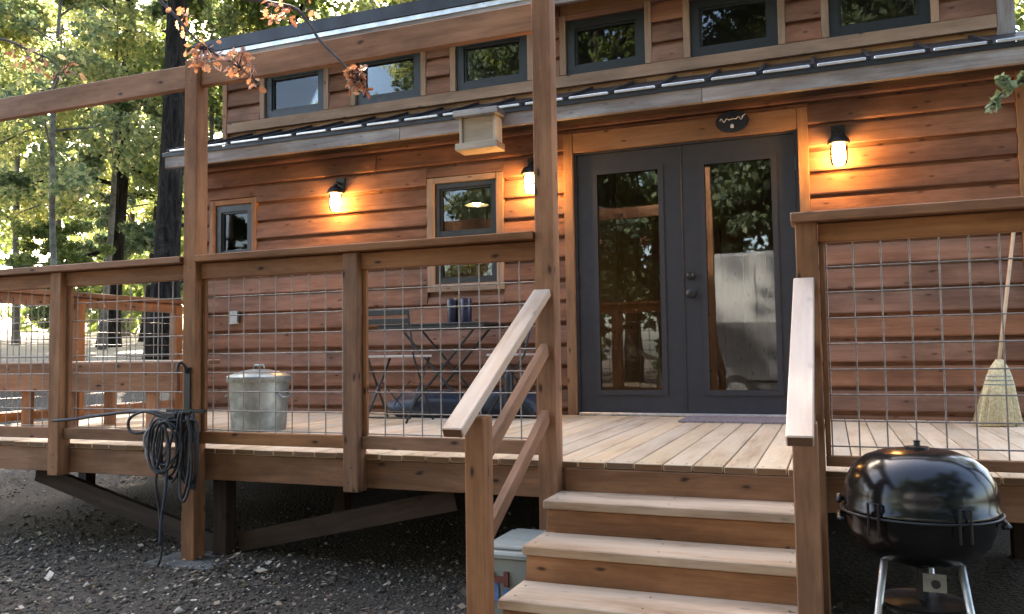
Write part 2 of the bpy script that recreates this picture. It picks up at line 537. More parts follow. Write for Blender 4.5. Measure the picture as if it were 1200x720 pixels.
class MB:
    def __init__(s):
        s.v, s.f = [], []

    def box(s, x0, x1, y0, y1, z0, z1):
        b = len(s.v)
        s.v += [(x, y, z) for x in (x0, x1) for y in (y0, y1) for z in (z0, z1)]
        s.f += [tuple(b + i for i in q) for q in ((0, 1, 3, 2), (4, 6, 7, 5), (0, 4, 5, 1), (2, 3, 7, 6), (0, 2, 6, 4), (1, 5, 7, 3))]
        return s

    def tube(s, pts, rad, n=6, cap=True):
        pts = [Vector(p) for p in pts]
        k = len(pts)
        rads = rad if isinstance(rad, (list, tuple)) else [rad] * k
        prev = None
        base = len(s.v)
        for i, p in enumerate(pts):
            d = (pts[min(i + 1, k - 1)] - pts[max(i - 1, 0)]).normalized()
            a = prev if prev is not None else (Vector((0, 0, 1)) if abs(d.z) < .9 else Vector((1, 0, 0)))
            u = (a - d * a.dot(d)).normalized()
            v = d.cross(u)
            prev = u
            for j in range(n):
                t = 2 * math.pi * j / n
                s.v.append(tuple(p + (u * math.cos(t) + v * math.sin(t)) * rads[i]))
        for i in range(k - 1):
            for j in range(n):
                a = base + i * n + j
                b = base + i * n + (j + 1) % n
                s.f.append((a, b, b + n, a + n))
        if cap:
            s.f.append(tuple(base + j for j in reversed(range(n))))
            s.f.append(tuple(base + (k - 1) * n + j for j in range(n)))
        return s

    def lathe(s, prof, c, n=24, sx=1.0, sy=1.0):
        base = len(s.v)
        k = len(prof)
        for r, z in prof:
            for j in range(n):
                t = 2 * math.pi * j / n
                s.v.append((c[0] + sx * r * math.cos(t), c[1] + sy * r * math.sin(t), c[2] + z))
        for i in range(k - 1):
            for j in range(n):
                a = base + i * n + j
                b = base + i * n + (j + 1) % n
                s.f.append((a, b, b + n, a + n))
        if prof[0][0] > 1e-4:
            s.f.append(tuple(base + j for j in reversed(range(n))))
        if prof[-1][0] > 1e-4:
            s.f.append(tuple(base + (k - 1) * n + j for j in range(n)))
        return s

    def prism_x(s, prof, x0, x1):
        b = len(s.v)
        k = len(prof)
        s.v += [(x0, y, z) for y, z in prof] + [(x1, y, z) for y, z in prof]
        for i in range(k):
            j = (i + 1) % k
            s.f.append((b + i, b + j, b + k + j, b + k + i))
        s.f.append(tuple(b + i for i in reversed(range(k))))
        s.f.append(tuple(b + k + i for i in range(k)))
        return s

    def build(s, name, mat, parent=None, smooth=False):
        return mesh_obj(name, s.v, s.f, mat, parent, smooth=smooth)


def copy_thing(root, move, label, group=None):
    """Copy a thing with its parts and sub-parts (shared mesh data) and move it."""
    r = root.copy()
    C.objects.link(r)
    mw = move @ WORLD[root.name]
    r.matrix_basis = mw
    WORLD[r.name] = mw
    r['label'] = label
    if group:
        r['group'] = group
    for ch in list(root.children):
        c = ch.copy()
        C.objects.link(c)
        c.parent = r
        c.matrix_parent_inverse = ch.matrix_parent_inverse.copy()
        for g in list(ch.children):
            d = g.copy()
            C.objects.link(d)
            d.parent = c
            d.matrix_parent_inverse = g.matrix_parent_inverse.copy()
    return r


def smooth_auto(o, ang=35):
    me = o.data
    me.polygons.foreach_set('use_smooth', [True] * len(me.polygons))
    try:
        me.set_sharp_from_angle(angle=R(ang))
    except Exception:
        pass
    return o


def catmull(pts, seg=6):
    P = [Vector(p) for p in pts]
    P = [P[0] * 2 - P[1]] + P + [P[-1] * 2 - P[-2]]
    out = []
    for i in range(1, len(P) - 2):
        for k in range(seg):
            t = k / seg
            a, b, c, d = P[i - 1:i + 3]
            out.append(0.5 * ((2 * b) + (c - a) * t + (2 * a - 5 * b + 4 * c - d) * t * t + (3 * b - a - 3 * c + d) * t ** 3))
    out.append(P[-2])
    return out


# ------------------------------------------------------------------ ground
def sstep(a):
    a = np.clip(a, 0, 1)
    return a * a * (3 - 2 * a)


def hgt(x, y):
    x = np.asarray(x, float)
    y = np.asarray(y, float)
    t = -(x + 4.2) * .74 + y * .67
    z = -0.60 + 1.08 * sstep((t - .8) / 6.6) + 0.042 * np.clip(t - 7.4, 0, 200)
    z = z + 0.02 * np.sin(x * 1.7 + .6) * np.cos(y * 1.3) + 0.012 * np.sin(x * 4.1 + y * 2.7)
    return z


n = 170
u = np.linspace(-1, 1, n)
ax = np.sinh(u * 4.6) / np.sinh(4.6) * 190
gx, gy = np.meshgrid(ax, ax, indexing='ij')
gv = np.stack([gx.ravel(), gy.ravel() - 2.0, np.zeros(n * n)], 1)
gv[:, 2] = hgt(gv[:, 0], gv[:, 1])
gf = [(i * n + j, (i + 1) * n + j, (i + 1) * n + j + 1, i * n + j + 1) for i in range(n - 1) for j in range(n - 1)]
g_o = mesh_obj('ground', gv, gf, M_ground, smooth=True, centre=False)
tag(g_o, kind='structure')

# ------------------------------------------------------------------ house
HX0, HX1 = -3.72, 3.09
house = empty('tiny_house', (0, 1.2, -0.6), 'reddish brown lap-sided tiny house with dark metal roofs and french doors', 'house')
PIT = 0.1675
ROW0 = 0.053 - PIT
# openings: x0,x1,z0,z1 of the outside of the trim
OPEN = [(-3.566, -3.026, 1.335, 1.95), (-1.28, -0.592, 0.99, 1.955), (-0.074, 1.73, -0.2, 2.19)]


def cut(x0, x1, z0, z1, ops):
    segs = [(x0, x1)]
    for a, b, c, d in ops:
        if d <= z0 + .01 or c >= z1 - .01:
            continue
        ns = []
        for s, e in segs:
            if b <= s or a >= e:
                ns.append((s, e))
            else:
                if a - s > .02:
                    ns.append((s, a))
                if e - b > .02:
                    ns.append((b, e))
        segs = ns
    return segs


GROOVE = .036


def siding_board(x0, x1, zb, hgt_, yw, parent, top=None):
    L = x1 - x0
    k = max(2, min(4, int(L / .9) + 1))
    xs = np.linspace(-L / 2, L / 2, k)
    lip = 0.044 + random.uniform(-.003, .004)
    tz = hgt_
    v, f = [], []
    for x in xs:
        wob = random.uniform(-.003, .003)
        if tz < .08:
            v += [(x, 0, 0), (x, -lip + .004, 0), (x, -lip, .003), (x, -lip + .006, tz * .5), (x, -.010, tz * .85), (x, -0.006, tz), (x, 0, tz)]
            continue
        v += [(x, 0, 0), (x, -lip + .004, wob), (x, -lip, 0.010 + wob), (x, -lip + .012, max(.02, tz - GROOVE) + wob), (x, -0.003, max(.02, tz - GROOVE) + wob * .5 + .004), (x, -0.003, tz), (x, 0, tz)]
    for i in range(k - 1):
        for j in range(7):
            a = i * 7 + j
            b = i * 7 + (j + 1) % 7
            f.append((a, b, b + 7, a + 7))
    f.append((6, 5, 4, 3, 2, 1, 0))
    f.append(tuple((k - 1) * 7 + j for j in range(7)))
    mw = Matrix.Translation(((x0 + x1) / 2, yw, zb))
    return mesh_obj('siding_board', v, f, M_siding, parent, mw=mw)


zb = ROW0
row = 0
while zb < 2.36:
    zt = min(zb + PIT + .006, 2.42)
    for (s, e) in cut(HX0 + .07, HX1 - .09, max(zb, 0), zt, OPEN):
        # butt joints on long runs
        cuts = [s]
        while e - cuts[-1] > 2.9:
            cuts.append(cuts[-1] + random.uniform(1.3, 2.4))
        cuts.append(e)
        for a, b in zip(cuts[:-1], cuts[1:]):
            siding_board(a + .0012, b - .0012, zb, zt - zb, -.002, house)
    for (a, b, c, d) in OPEN:                     # ripped pieces below sills and above heads
        if zb + .02 < c < zt - .011 and c > .1:
            siding_board(a + .001, b - .001, zb, c - zb - .002, -.002, house)
        if zb + .01 < d < zt - .03:
            siding_board(a + .001, b - .001, d + .002, zt - d - .002, -.002, house)
    zb += PIT
    row += 1

# wall body behind the boards, with the openings left free
HOLES = [(-3.509, -3.083, 1.40, 1.895), (-1.214, -0.656, 1.06, 1.90), (0.0, 1.658, 0.0, 2.035)]


def wall_panels(x0, x1, z0, z1, y0, y1, holes, mat, parent):
    xs = [x0]
    for a, b, c, d in holes:
        mb = MB()
        mb.box(xs[-1], a, y0, y1, z0, z1)
        mb.build('wall_panel', mat, parent)
        if c - z0 > .005 and c > .01:
            MB().box(a, b, y0, y1, z0, c).build('wall_panel', mat, parent)
        if z1 - d > .005:
            MB().box(a, b, y0, y1, d, z1).build('wall_panel', mat, parent)
        xs.append(b)
    mb = MB()
    mb.box(xs[-1], x1, y0, y1, z0, z1)
    mb.build('wall_panel', mat, parent)


wall_panels(HX0 + .002, HX1 - .002, -0.03, 2.43, 0.0, 0.09, HOLES, M_panel, house)
# side and back walls, floor, skirt
MB().prism_x([(.091, -.03), (.091, 2.43), (.36, 2.6), (2.6, 2.6), (2.6, -.03)], HX0, HX0 + .09).build('side_wall', M_siding, house)
MB().prism_x([(.091, -.03), (.091, 2.43), (.36, 2.6), (2.6, 2.6), (2.6, -.03)], HX1 - .09, HX1).build('side_wall', M_siding, house)
MB().box(HX0, HX1, 2.6, 2.69, -.03, 3.3).build('back_wall', M_panel, house)
MB().box(HX0 + .09, HX1 - .09, .091, 2.6, -.03, 0.0).build('room_floor', M_sheet, house)
MB().box(HX0 + .05, HX1 - .05, .02, 2.6, -.75, -.035).build('skirt', M_skirt, house)
# interior paneling visible through the glass: vertical pine boards at the back
for i in range(30):
    x = HX0 + .1 + i * .221
    if x + .215 < HX1 - .1:
        board('wall_plank', x, x + .215, 2.575, 2.597, 0.0, 3.2, M_panel, house)
# corner boards
for x0, x1 in ((HX0, HX0 + .068), (HX1 - .088, HX1 + .012)):
    board('corner_board', x0, x1, -.05, -.003, -.06, 2.30, M_trim, house)

# clerestory wall
YC = 0.35
CW = [(-3.22, -2.54), (-2.19, -1.515), (-1.167, -.495), (-.148, .515), (.878, 1.535), (1.90, 2.573)]
CZ0, CZ1 = 2.79, 3.25
wall_panels(HX0 + .002, HX1 - .002, 2.45, 3.42, YC, YC + .08, [(a, b, CZ0, CZ1) for a, b in CW], M_panel, house)
board('apron_board', HX0 + .055, HX1 - .11, YC - .048, YC - .003, 2.69, CZ0 - .004, M_pale, house)
zb = CZ0 - .004
while zb < 3.34:
    zt = min(zb + PIT + .006, 3.40)
    for (s, e) in cut(HX0 + .055, HX1 - .11, zb, zt, [(a - .057, b + .057, CZ0 - .066, CZ1 + .05) for a, b in CW]):
        siding_board(s, e, zb, zt - zb, YC - .002, house)
    zb += PIT
for x0, x1 in ((HX0, HX0 + .053), (HX1 - .108, HX1)):
    board('corner_board', x0, x1, YC - .05, YC - .003, 2.6, 3.38, M_trim if x0 < 0 else M_fascia, house)


def window(x0, x1, z0, z1, yf, frame_w, mid=False, trim=0.066, sill=0.066, head=0.05, trim_mat=None, name='window', clere=False):
    """Black framed window in a wood surround; yf is the wall face."""
    tm = trim_mat or M_trim
    wn = MB()
    fd0, fd1 = yf - .022, yf + .05
    fwid = frame_w
    wn.box(x0, x0 + fwid, fd0, fd1, z0, z1).box(x1 - fwid, x1, fd0, fd1, z0, z1)
    wn.box(x0 + fwid, x1 - fwid, fd0, fd1, z0, z0 + fwid).box(x0 + fwid, x1 - fwid, fd0, fd1, z1 - fwid, z1)
    if mid:
        zm = (z0 + z1) / 2
        wn.box(x0 + fwid, x1 - fwid, fd0 + .004, fd1, zm - .022, zm + .022)
    win = wn.build(name, M_black, house)
    s = .016
    sb = MB()
    a0, a1, c0, c1 = x0 + fwid, x1 - fwid, z0 + fwid, z1 - fwid
    sb.box(a0, a0 + s, fd0 + .016, fd1 - .01, c0, c1).box(a1 - s, a1, fd0 + .016, fd1 - .01, c0, c1)
    sb.box(a0 + s, a1 - s, fd0 + .016, fd1 - .01, c0, c0 + s).box(a0 + s, a1 - s, fd0 + .016, fd1 - .01, c1 - s, c1)
    sb.build('sash', M_black, win)
    gp = [(z0 + fwid, z1 - fwid)] if not mid else [(z0 + fwid, zm - .022), (zm + .022, z1 - fwid)]
    for c0, c1 in gp:
        MB().box(a0 + .002, a1 - .002, yf + .012, yf + .016, c0 + .001, c1 - .001).build('pane', M_glass, win)
    y0, y1 = yf - .046, yf - .003
    if trim:
        board('side_trim', x0 - trim, x0 - .002, y0, y1, z0 - sill, z1 + head, tm, win)
        board('side_trim', x1 + .002, x1 + trim, y0, y1, z0 - sill, z1 + head, tm, win)
        if clere:
            board('head_trim', x0 - .001, x1 + .001, y0 + .003, y1, z1 + .002, z1 + head, M_siding, win)
            return win
        board('head_trim', x0 - .001, x1 + .001, y0 + .003, y1, z1 + .002, z1 + head, tm, win)
        board('sill_trim', x0 - .001, x1 + .001, y0 - .004, y1, z0 - sill, z0 - .002, tm, win)
    return win


window(-3.509, -3.083, 1.40, 1.895, 0.0, .06, trim=.055, trim_mat=M_frame)
window(-1.214, -0.656, 1.06, 1.90, 0.0, .04, mid=True, trim_mat=M_pale)
for i, (a, b) in enumerate(CW):
    window(a, b, CZ0, CZ1, YC, .07, trim=.055, sill=0, clere=True, trim_mat=M_pale)

# french doors
DW, DH = 1.658, 2.03
frm = MB()
frm.box(0.0, .018, -.02, .09, 0, 2.035).box(DW - .018, DW, -.02, .09, 0, 2.035).box(.018, DW - .018, -.02, .09, 2.02, 2.035)
frm.build('door_frame', M_door, house)
board('door_trim', -.074, -.002, -.05, -.003, -.0, 2.19, M_trim, house)
board('door_trim', DW + .002, 1.73, -.05, -.003, -.0, 2.19, M_trim, house)
board('door_trim', -.001, DW + .001, -.047, -.003, 2.037, 2.19, M_trim, house)
board('threshold', .019, DW - .019, -.06, .088, .002, .022, M_alu, house)
GL = [(0.165, 0.672), (0.985, 1.487)]
for k, (a, b) in enumerate(((.021, .826), (.832, DW - .021))):
    g0, g1 = GL[k]
    z0, z1 = .175, 1.87
    mb = MB()
    mb.box(a, g0, .0, .045, .025, 2.018).box(g1, b, .0, .045, .025, 2.018)
    mb.box(g0, g1, .0, .045, .025, z0).box(g0, g1, .0, .045, z1, 2.018)
    leaf = mb.build('door_leaf', M_door, house)
    be = MB()
    for (p, q, r_, s_) in ((g0 - .022, g0 + .016, z0 - .022, z1 + .022), (g1 - .016, g1 + .022, z0 - .022, z1 + .022), (g0 + .016, g1 - .016, z0 - .022, z0 + .016), (g0 + .016, g1 - .016, z1 - .016, z1 + .022)):
        be.box(p, q, -.012, -.001, r_, s_)
    be.build('glazing_bead', M_door, leaf)
    MB().box(g0 + .001, g1 - .001, .012, .018, z0 + .001, z1 - .001).build('pane', M_glassdoor, leaf)
    if k == 1:
        for zz, rr in ((1.03, .026), (.90, .034)):
            kn = MB()
            prof = [(.0, .0), (.032, .0), (.032, .008), (.012, .012), (.012, .03), (rr, .04), (rr, .056), (rr * .6, .066), (.0, .068)]
            kn.lathe(prof, (0, 0, 0), 16)
            v = [(.885 + p[0], -p[2] - .001, zz + p[1]) for p in kn.v]
            smooth_auto(mesh_obj('door_knob' if rr > .03 else 'deadbolt', v, kn.f, M_blackmetal, leaf))
    hx = a - .004 if k == 0 else b + .004
    for zz in (.25, 1.02, 1.8):
        MB().tube([(hx, -.012, zz - .05), (hx, -.012, zz + .05)], .009, 8).build('hinge', M_blackmetal, leaf)
# astragal
board('astragal', .8265, .8315, -.012, .03, .03, 2.015, M_door, house)

# lower eave
EY, EZ0, EZ1 = -0.35, 2.215, 2.345
EX0, EX1 = -3.79, 3.45
cuts = [EX0, -1.35, 1.05, EX1]
for a, b in zip(cuts[:-1], cuts[1:]):
    board('fascia_board', a + .001, b - .001, EY - .022, EY + .016, EZ0, EZ1, M_fascia, house)
# soffit boards
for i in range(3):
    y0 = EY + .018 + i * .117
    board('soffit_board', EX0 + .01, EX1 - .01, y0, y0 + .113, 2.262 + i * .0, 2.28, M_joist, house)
rs = (2.695 - 2.352) / (YC + .38)
mb = MB().prism_x([(-.385, 2.352), (YC - .002, 2.655), (YC - .002, 2.62), (-.385, 2.347 - .02 + .022)], EX0 - .02, EX1 + .02)
mb.build('lower_roof', M_roof, house)
x = EX0 + .05
ribs = []
while x < EX1:
    A = Vector((x, -.395, 2.352 + .012))
    B = Vector((x, YC - .004, 2.655 + .010))
    bar('roof_rib', A, B, .022, .024, M_roof, house, 0)
    ribs.append(x)
    x += .345
for a, b in zip(ribs[:-1], ribs[1:]):
    board('drip_edge', a + .03, b - .02, -.402, -.386, 2.352, 2.37, M_drip, house, .004)
MB().box(EX0 - .02, EX1 + .02, -.385, -.373, 2.318, 2.348).build('roof_edge', M_roof, house)

# upper roof
UY = 0.05
UX0, UX1 = -3.80, 3.45
for a, b in ((UX0, -.2), (-.2, UX1)):
    board('upper_fascia', a + .001, b - .001, UY - .02, UY + .018, 3.285, 3.405, M_fascia, house)
board('upper_lit_strip', UX0, UX1, UY - .032, UY - .021, 3.36, 3.404, M_drip, house, .002)  # bright strip added to stand in for light on the upper fascia
MB().prism_x([(UY - .045, 3.407), (UY - .045, 3.52), (1.5, 3.95), (1.5, 3.84), (UY + .02, 3.407)], UX0 - .03, UX1).build('upper_roof', M_roof, house)
MB().prism_x([(1.501, 3.95), (2.95, 3.55), (2.95, 3.44), (1.501, 3.84)], UX0 - .03, UX1).build('upper_roof', M_roof, house)
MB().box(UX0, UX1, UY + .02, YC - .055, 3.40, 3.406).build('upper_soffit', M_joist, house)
for x0, x1 in ((HX0 + .003, HX0 + .08), (HX1 - .08, HX1 - .003)):
    MB().prism_x([(.44, 2.601), (.44, 3.56), (1.5, 3.83), (2.59, 3.53), (2.59, 2.601)], x0, x1).build('gable_wall', M_siding, house)
# outlet cover
ob = MB().box(-3.315, -3.225, -.062, -.036, .785, .905)
outlet = ob.build('outlet_cover', M_outlet)
tag(outlet, 'small grey weatherproof outlet cover on the siding above the metal can', 'outlet')
MB().box(-3.218, -3.204, -.060, -.036, .80, .90).build('flap', M_black, outlet)

# ------------------------------------------------------------------ deck
DX0, DX1 = -3.97, 4.2
DY = -2.612
deck = empty('deck', (0, -1.3, -0.6), 'raised timber deck of pale worn boards along the house front', 'deck')
x = DX0
while x < DX1 - .05:
    wd = .1195
    dz = random.uniform(-.0015, .0015)
    board('deck_board', x, x + wd, DY + random.uniform(-.004, .004), -.055 if x > -3.8 else .02, -.028 + dz, dz, M_deck, deck, .003)
    x += wd + .0055
for a, b in ((DX0 + .01, -1.32), (-1.32, .665), (.665, 2.3), (2.3, DX1 - .01)):
    board('rim_joist', a + .001, b - .001, DY + .012, DY + .05, -.168, -.030, M_frame, deck)
board('end_joist', DX0 + .012, DX0 + .05, DY + .052, -.01, -.168, -.030, M_frame, deck)
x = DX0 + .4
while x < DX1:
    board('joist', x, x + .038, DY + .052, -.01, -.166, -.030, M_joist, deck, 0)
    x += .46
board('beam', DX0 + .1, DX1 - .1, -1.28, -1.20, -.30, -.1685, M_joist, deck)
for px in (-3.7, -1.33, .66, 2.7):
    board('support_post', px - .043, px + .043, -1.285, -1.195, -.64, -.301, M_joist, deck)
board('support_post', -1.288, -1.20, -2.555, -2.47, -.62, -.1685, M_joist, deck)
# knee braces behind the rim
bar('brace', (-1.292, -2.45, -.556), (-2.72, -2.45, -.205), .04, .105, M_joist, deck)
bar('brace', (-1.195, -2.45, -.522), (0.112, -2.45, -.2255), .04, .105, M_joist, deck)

# ------------------------------------------------------------------ railings
PY0, PY1 = -2.69, -2.602
CAPY0, CAPY1, CAPZ0, CAPZ1 = -2.712, -2.575, .985, 1.022


def wires(parent, x0, x1, y, z0, z1, axis='x', step=.101):
    L = x1 - x0
    nx = int(L / step)
    rem = (L - nx * step) / 2
    rad = .0034
    for i in range(nx + 1):
        c = x0 + rem + i * step + random.uniform(-.002, .002)
        P = [(c, y, z0), (c, y, z1)] if axis == 'x' else [(y, c, z0), (y, c, z1)]
        MB().tube(P, rad, 5, False).build('wire', M_wire, parent, True)
    nz = int((z1 - z0) / step)
    rz = ((z1 - z0) - nz * step) / 2
    for i in range(nz + 1):
        c = z0 + rz + i * step + random.uniform(-.002, .002)
        o = 2 * rad
        P = [(x0, y - o, c), (x1, y - o, c)] if axis == 'x' else [(y - o, x0, c), (y - o, x1, c)]
        MB().tube(P, rad, 5, False).build('wire', M_wire, parent, True)


WY = -2.625
rail = empty('front_railing', (-1.3, -2.65, -.6), 'long front railing with wire panels and tall beam posts left of the stairs', 'railing')
tall = [(-1.378, -.60, 2.09), (.62, -.62, 2.42)]
for x0, zb_, zt_ in tall:
    board('tall_post', x0, x0 + .086, PY0, PY1, zb_, zt_, M_frame, rail, .004)
for x0 in (-2.36, -.385):
    board('post', x0, x0 + .083, PY0 + .004, PY1, -.178, CAPZ0 - .001, M_frame, rail, .004)
board('post', -3.93, -3.845, PY0 + .004, PY1, -.178, CAPZ0 - .001, M_frame, rail, .004)
board('post', -3.33, -3.245, PY0 + .004, PY1, -.178, CAPZ0 - .001, M_frame, rail, .004)
for a, b in ((-3.97, -1.381), (-1.289, .617)):
    board('cap_rail', a, b, CAPY0, CAPY1, CAPZ0, CAPZ1, M_frame, rail, .004)
secs = [(-3.842, -3.333), (-3.242, -2.363), (-2.274, -1.381), (-1.289, -.388), (-.299, .617)]
for a, b in secs:
    board('top_rail', a, b, -2.655, -2.617, .90, .982, M_frame, rail)
    board('bottom_rail', a, b, -2.655, -2.617, .028, .09, M_frame, rail)
    wires(rail, a, b, -2.608, .05, .95)
    for xx in (a, b - .02):
        board('side_batten', xx, xx + .02, -2.640, -2.618, .092, .898, M_frame, rail, .002)
# beam between the tall posts, running on past the left edge
for a, b in ((-4.6, -1.381), (-1.289, .617)):
    board('header_beam', a, b, -2.665, -2.625, 1.945, 2.075, M_frame, rail, .004)
board('tall_post', -4.69, -4.603, PY0, PY1, -.60, 2.09, M_frame, rail, .004)

rr_ = empty('right_railing', (2.8, -2.65, -.6), 'front railing with wire panel right of the stairs beside the broom', 'railing')
for x0 in (1.715, 2.86, 3.95):
    board('post', x0, x0 + .083, PY0 + .004, PY1, -.178 if x0 > 2 else -.62, CAPZ0 - .001, M_frame, rr_, .004)
board('cap_rail', 1.70, 4.1, CAPY0, CAPY1, CAPZ0 - .006, CAPZ1 - .003, M_frame, rr_, .004)
for a, b in ((1.801, 2.857), (2.946, 3.947)):
    board('top_rail', a, b, -2.655, -2.617, .90, .976, M_frame, rr_)
    board('bottom_rail', a, b, -2.655, -2.617, .022, .062, M_frame, rr_)
    wires(rr_, a, b, -2.608, .05, .95)
    for xx in (a, b - .02):
        board('side_batten', xx, xx + .02, -2.640, -2.618, .064, .898, M_frame, rr_, .002)

er = empty('end_railing', (-3.9, -1.3, -.6), 'side railing at the far left end of the deck', 'railing')
for y0 in (-1.22, -.14):
    board('post', -3.945, -3.86, y0, y0 + .085, -.178, .962, M_frame, er, .004)
board('cap_rail', -3.985, -3.845, -2.57, -.03, .988, 1.026, M_frame, er, .004)
board('top_rail', -3.93, -3.892, -2.57, -.03, .905, .986, M_frame, er)
for a, b in ((-2.57, -1.223), (-1.132, -.143)):
    board('bottom_rail', -3.93, -3.892, a, b, .028, .09, M_frame, er)
    wires(er, a, b, -3.888, .05, .95, axis='y')

# bench behind the left railing
bench = empty('bench', (-3.0, -1.9, 0), 'low wooden bench with a deep front board behind the left railing', 'bench')
board('front_board', -3.84, -2.15, -1.92, -1.884, .255, .455, M_frame, bench)
for i in range(3):
    board('seat_plank', -3.84, -2.15, -1.882 + i * .125, -1.882 + i * .125 + .12, .43, .466, M_cap, bench)
for lx in (-3.62, -3.18, -2.45):
    board('leg', lx, lx + .085, -1.88, -1.842, .0, .43, M_frame, bench)
    board('leg', lx, lx + .085, -1.56, -1.522, .0, .43, M_frame, bench)

# ------------------------------------------------------------------ stairs
st = empty('stairs', (1.2, -3.1, -.6), 'timber steps with sloping handrails leading up to the french doors', 'stairs')
SX0, SX1 = .712, 1.712
TR = [(-2.622, -2.872, -.128), (-2.862, -3.122, -.258), (-3.112, -3.372, -.390), (-3.362, -3.62, -.515)]
board('riser', SX0 + .01, SX1 - .003, -2.622, -2.604, -.135, -.030, M_frame, st)
for i, (yb, yf, zt) in enumerate(TR):
    board('tread', SX0 - .01, SX1 - .004, yf, yb - .001, zt - .036, zt, M_tread, st, .004)
    znext = TR[i + 1][2] if i < 3 else -.62
    board('riser', SX0 + .004, SX1 - .006, yf + .012, yf + .03, znext - (.02 if i < 3 else 0), zt - .038, M_frame, st)
# stringers cut to the steps
for sx in (SX0 - .002, SX1 - .046):
    prof = [(-2.606, -.166)]
    for i, (yb, yf, zt) in enumerate(TR):
        prof += [(yb - .008 if i else -2.606, zt - .037), (yf + .031, zt - .037)]
    prof += [(TR[-1][1] + .031, -.63), (-3.28, -.63), (-2.606, -.40)]
    prof = prof[1:]
    MB().prism_x(list(reversed(prof)), sx, sx + .04).build('stringer', M_frame, st)
NY0, NY1 = -3.47, -3.385
for nx in (.625, 1.714):
    nl = board('newel_post', nx, nx + .073, NY0, NY1, -.63, .258, M_frame, st, .004)
    xc = nx + .0365
    A = Vector((xc - .008, -3.625, .217))
    B = Vector((xc - .008, -2.694, .745))
    bar('handrail', A, B, .076, .037, M_cap, st, .004)
    for dz in (-.255, -.545):
        A2 = Vector((xc, -3.384, .365 + dz))
        B2 = Vector((xc, -2.694, .752 + dz))
        bar('mid_rail', A2, B2, .034, .056, M_frame, st)

# screw heads
_sm = MB().lathe([(.0042, .0), (.0042, .0008), (.0, .001)], (0, 0, 0), 8)
scm = bpy.data.meshes.new('screw')
scm.from_pydata(_sm.v, [], _sm.f)
scm.materials.append(M_blackmetal)


def screw(x, y, z, parent, front=False):
    o = bpy.data.objects.new('screw', scm)
    mw = Matrix.Translation((x, y, z))
    if front:
        mw = mw @ Matrix.Rotation(R(90), 4, 'X')
    place(o, mw, parent)


for i in range(40):
    x = .70 + i * .125 - 1.0
    bx = DX0 + round((x - DX0) / .125) * .125
    for dx in (.028, .092):
        if bx < 2.6:
            screw(bx + dx, -2.575 + random.uniform(-.006, .006), .002, deck)
for (yb, yf, zt) in TR[:3]:
    for x in (SX0 + .03, (SX0 + SX1) / 2, SX1 - .035):
        for y in (yf + .06, yb - .07):
            screw(x + random.uniform(-.006, .006), y, zt + .0002, st)
for x0 in (-2.36, -.385):
    for z in (-.06, -.13):
        screw(x0 + .04 + random.uniform(-.01, .01), PY0 + .0035, z, rail, True)
for z in (2.04, 1.975, .96, -.06, -.13):
    screw(-1.335 + random.uniform(-.012, .012), PY0 - .0005, z, rail, True)

# ------------------------------------------------------------------ wall lanterns


def lantern(x, label):
    t = empty('wall_lantern', (x, 0, 1.85), label, 'lantern', 'jar lanterns on the house wall')
    y = -.13
    MB().box(x - .045, x + .045, -.058, -.037, 1.90, 2.03).build('back_plate', M_blackmetal, t)
    MB().tube([(x, -.057, 1.98), (x, -.10, 1.985), (x, y, 1.955)], .011, 8).build('arm', M_blackmetal, t, True)
    cap = MB().lathe([(.0, .115), (.018, .112), (.024, .095), (.05, .085), (.07, .055), (.075, .035), (.07, .03), (.0, .03)][::-1], (x, y, 1.85), 20)
    smooth_auto(cap.build('cap', M_blackmetal, t))
    jar = MB().lathe([(.0, -.125), (.036, -.122), (.052, -.105), (.058, -.07), (.058, .0), (.052, .025), (.0, .029)], (x, y, 1.85), 20)
    smooth_auto(jar.build('glass_jar', M_jarglass, t), 60)
    smooth_auto(MB().lathe([(.0, -.108), (.024, -.102), (.042, -.075), (.046, -.04), (.036, .0), (.02, .02), (.0, .022)], (x, y, 1.85), 16).build('bulb', M_jar, t), 80)
    cg = MB()
    for i in range(4):
        a = math.pi / 4 + i * math.pi / 2
        dx, dy = math.cos(a) * .062, math.sin(a) * .062
        cg.tube([(x + dx, y + dy, 1.885), (x + dx, y + dy, 1.76), (x + dx * .7, y + dy * .7, 1.725)], .0028, 5)
    ring = [(x + 0.062 * math.cos(a), y + 0.062 * math.sin(a), 1.80) for a in np.linspace(0, 2 * math.pi, 17)]
    cg.tube(ring, .0028, 5, False)
    cg.build('cage', M_blackmetal, t)
    return t


l0 = lantern(-2.118, 'glowing jar lantern on the wall between the two lower windows')
copy_thing(l0, Matrix.Translation((1.794, 0, 0)), 'glowing jar lantern half hidden behind the tall post left of the doors')
copy_thing(l0, Matrix.Translation((4.044, 0, 0)), 'glowing jar lantern on the wall right of the french doors')

# pendant lamp inside, seen through the window
pen = empty('pendant_lamp', (-1.37, 1.2, 2.0), 'small lit pendant lamp inside, seen through the window', 'lamp')
smooth_auto(MB().lathe([(.0, .10), (.02, .098), (.03, .07), (.115, .0), (.12, -.01), (.112, -.008), (.028, .055), (.0, .06)], (-1.37, 1.2, 1.95), 20).build('shade', M_drip, pen))
smooth_auto(MB().lathe([(.0, -.02), (.03, -.012), (.04, .012), (.03, .035), (.0, .045)], (-1.37, 1.2, 1.95), 14).build('bulb', M_bulb, pen), 80)
MB().tube([(-1.37, 1.2, 2.05), (-1.37, 1.2, 3.8)], .004, 6).build('cord', M_blackmetal, pen)

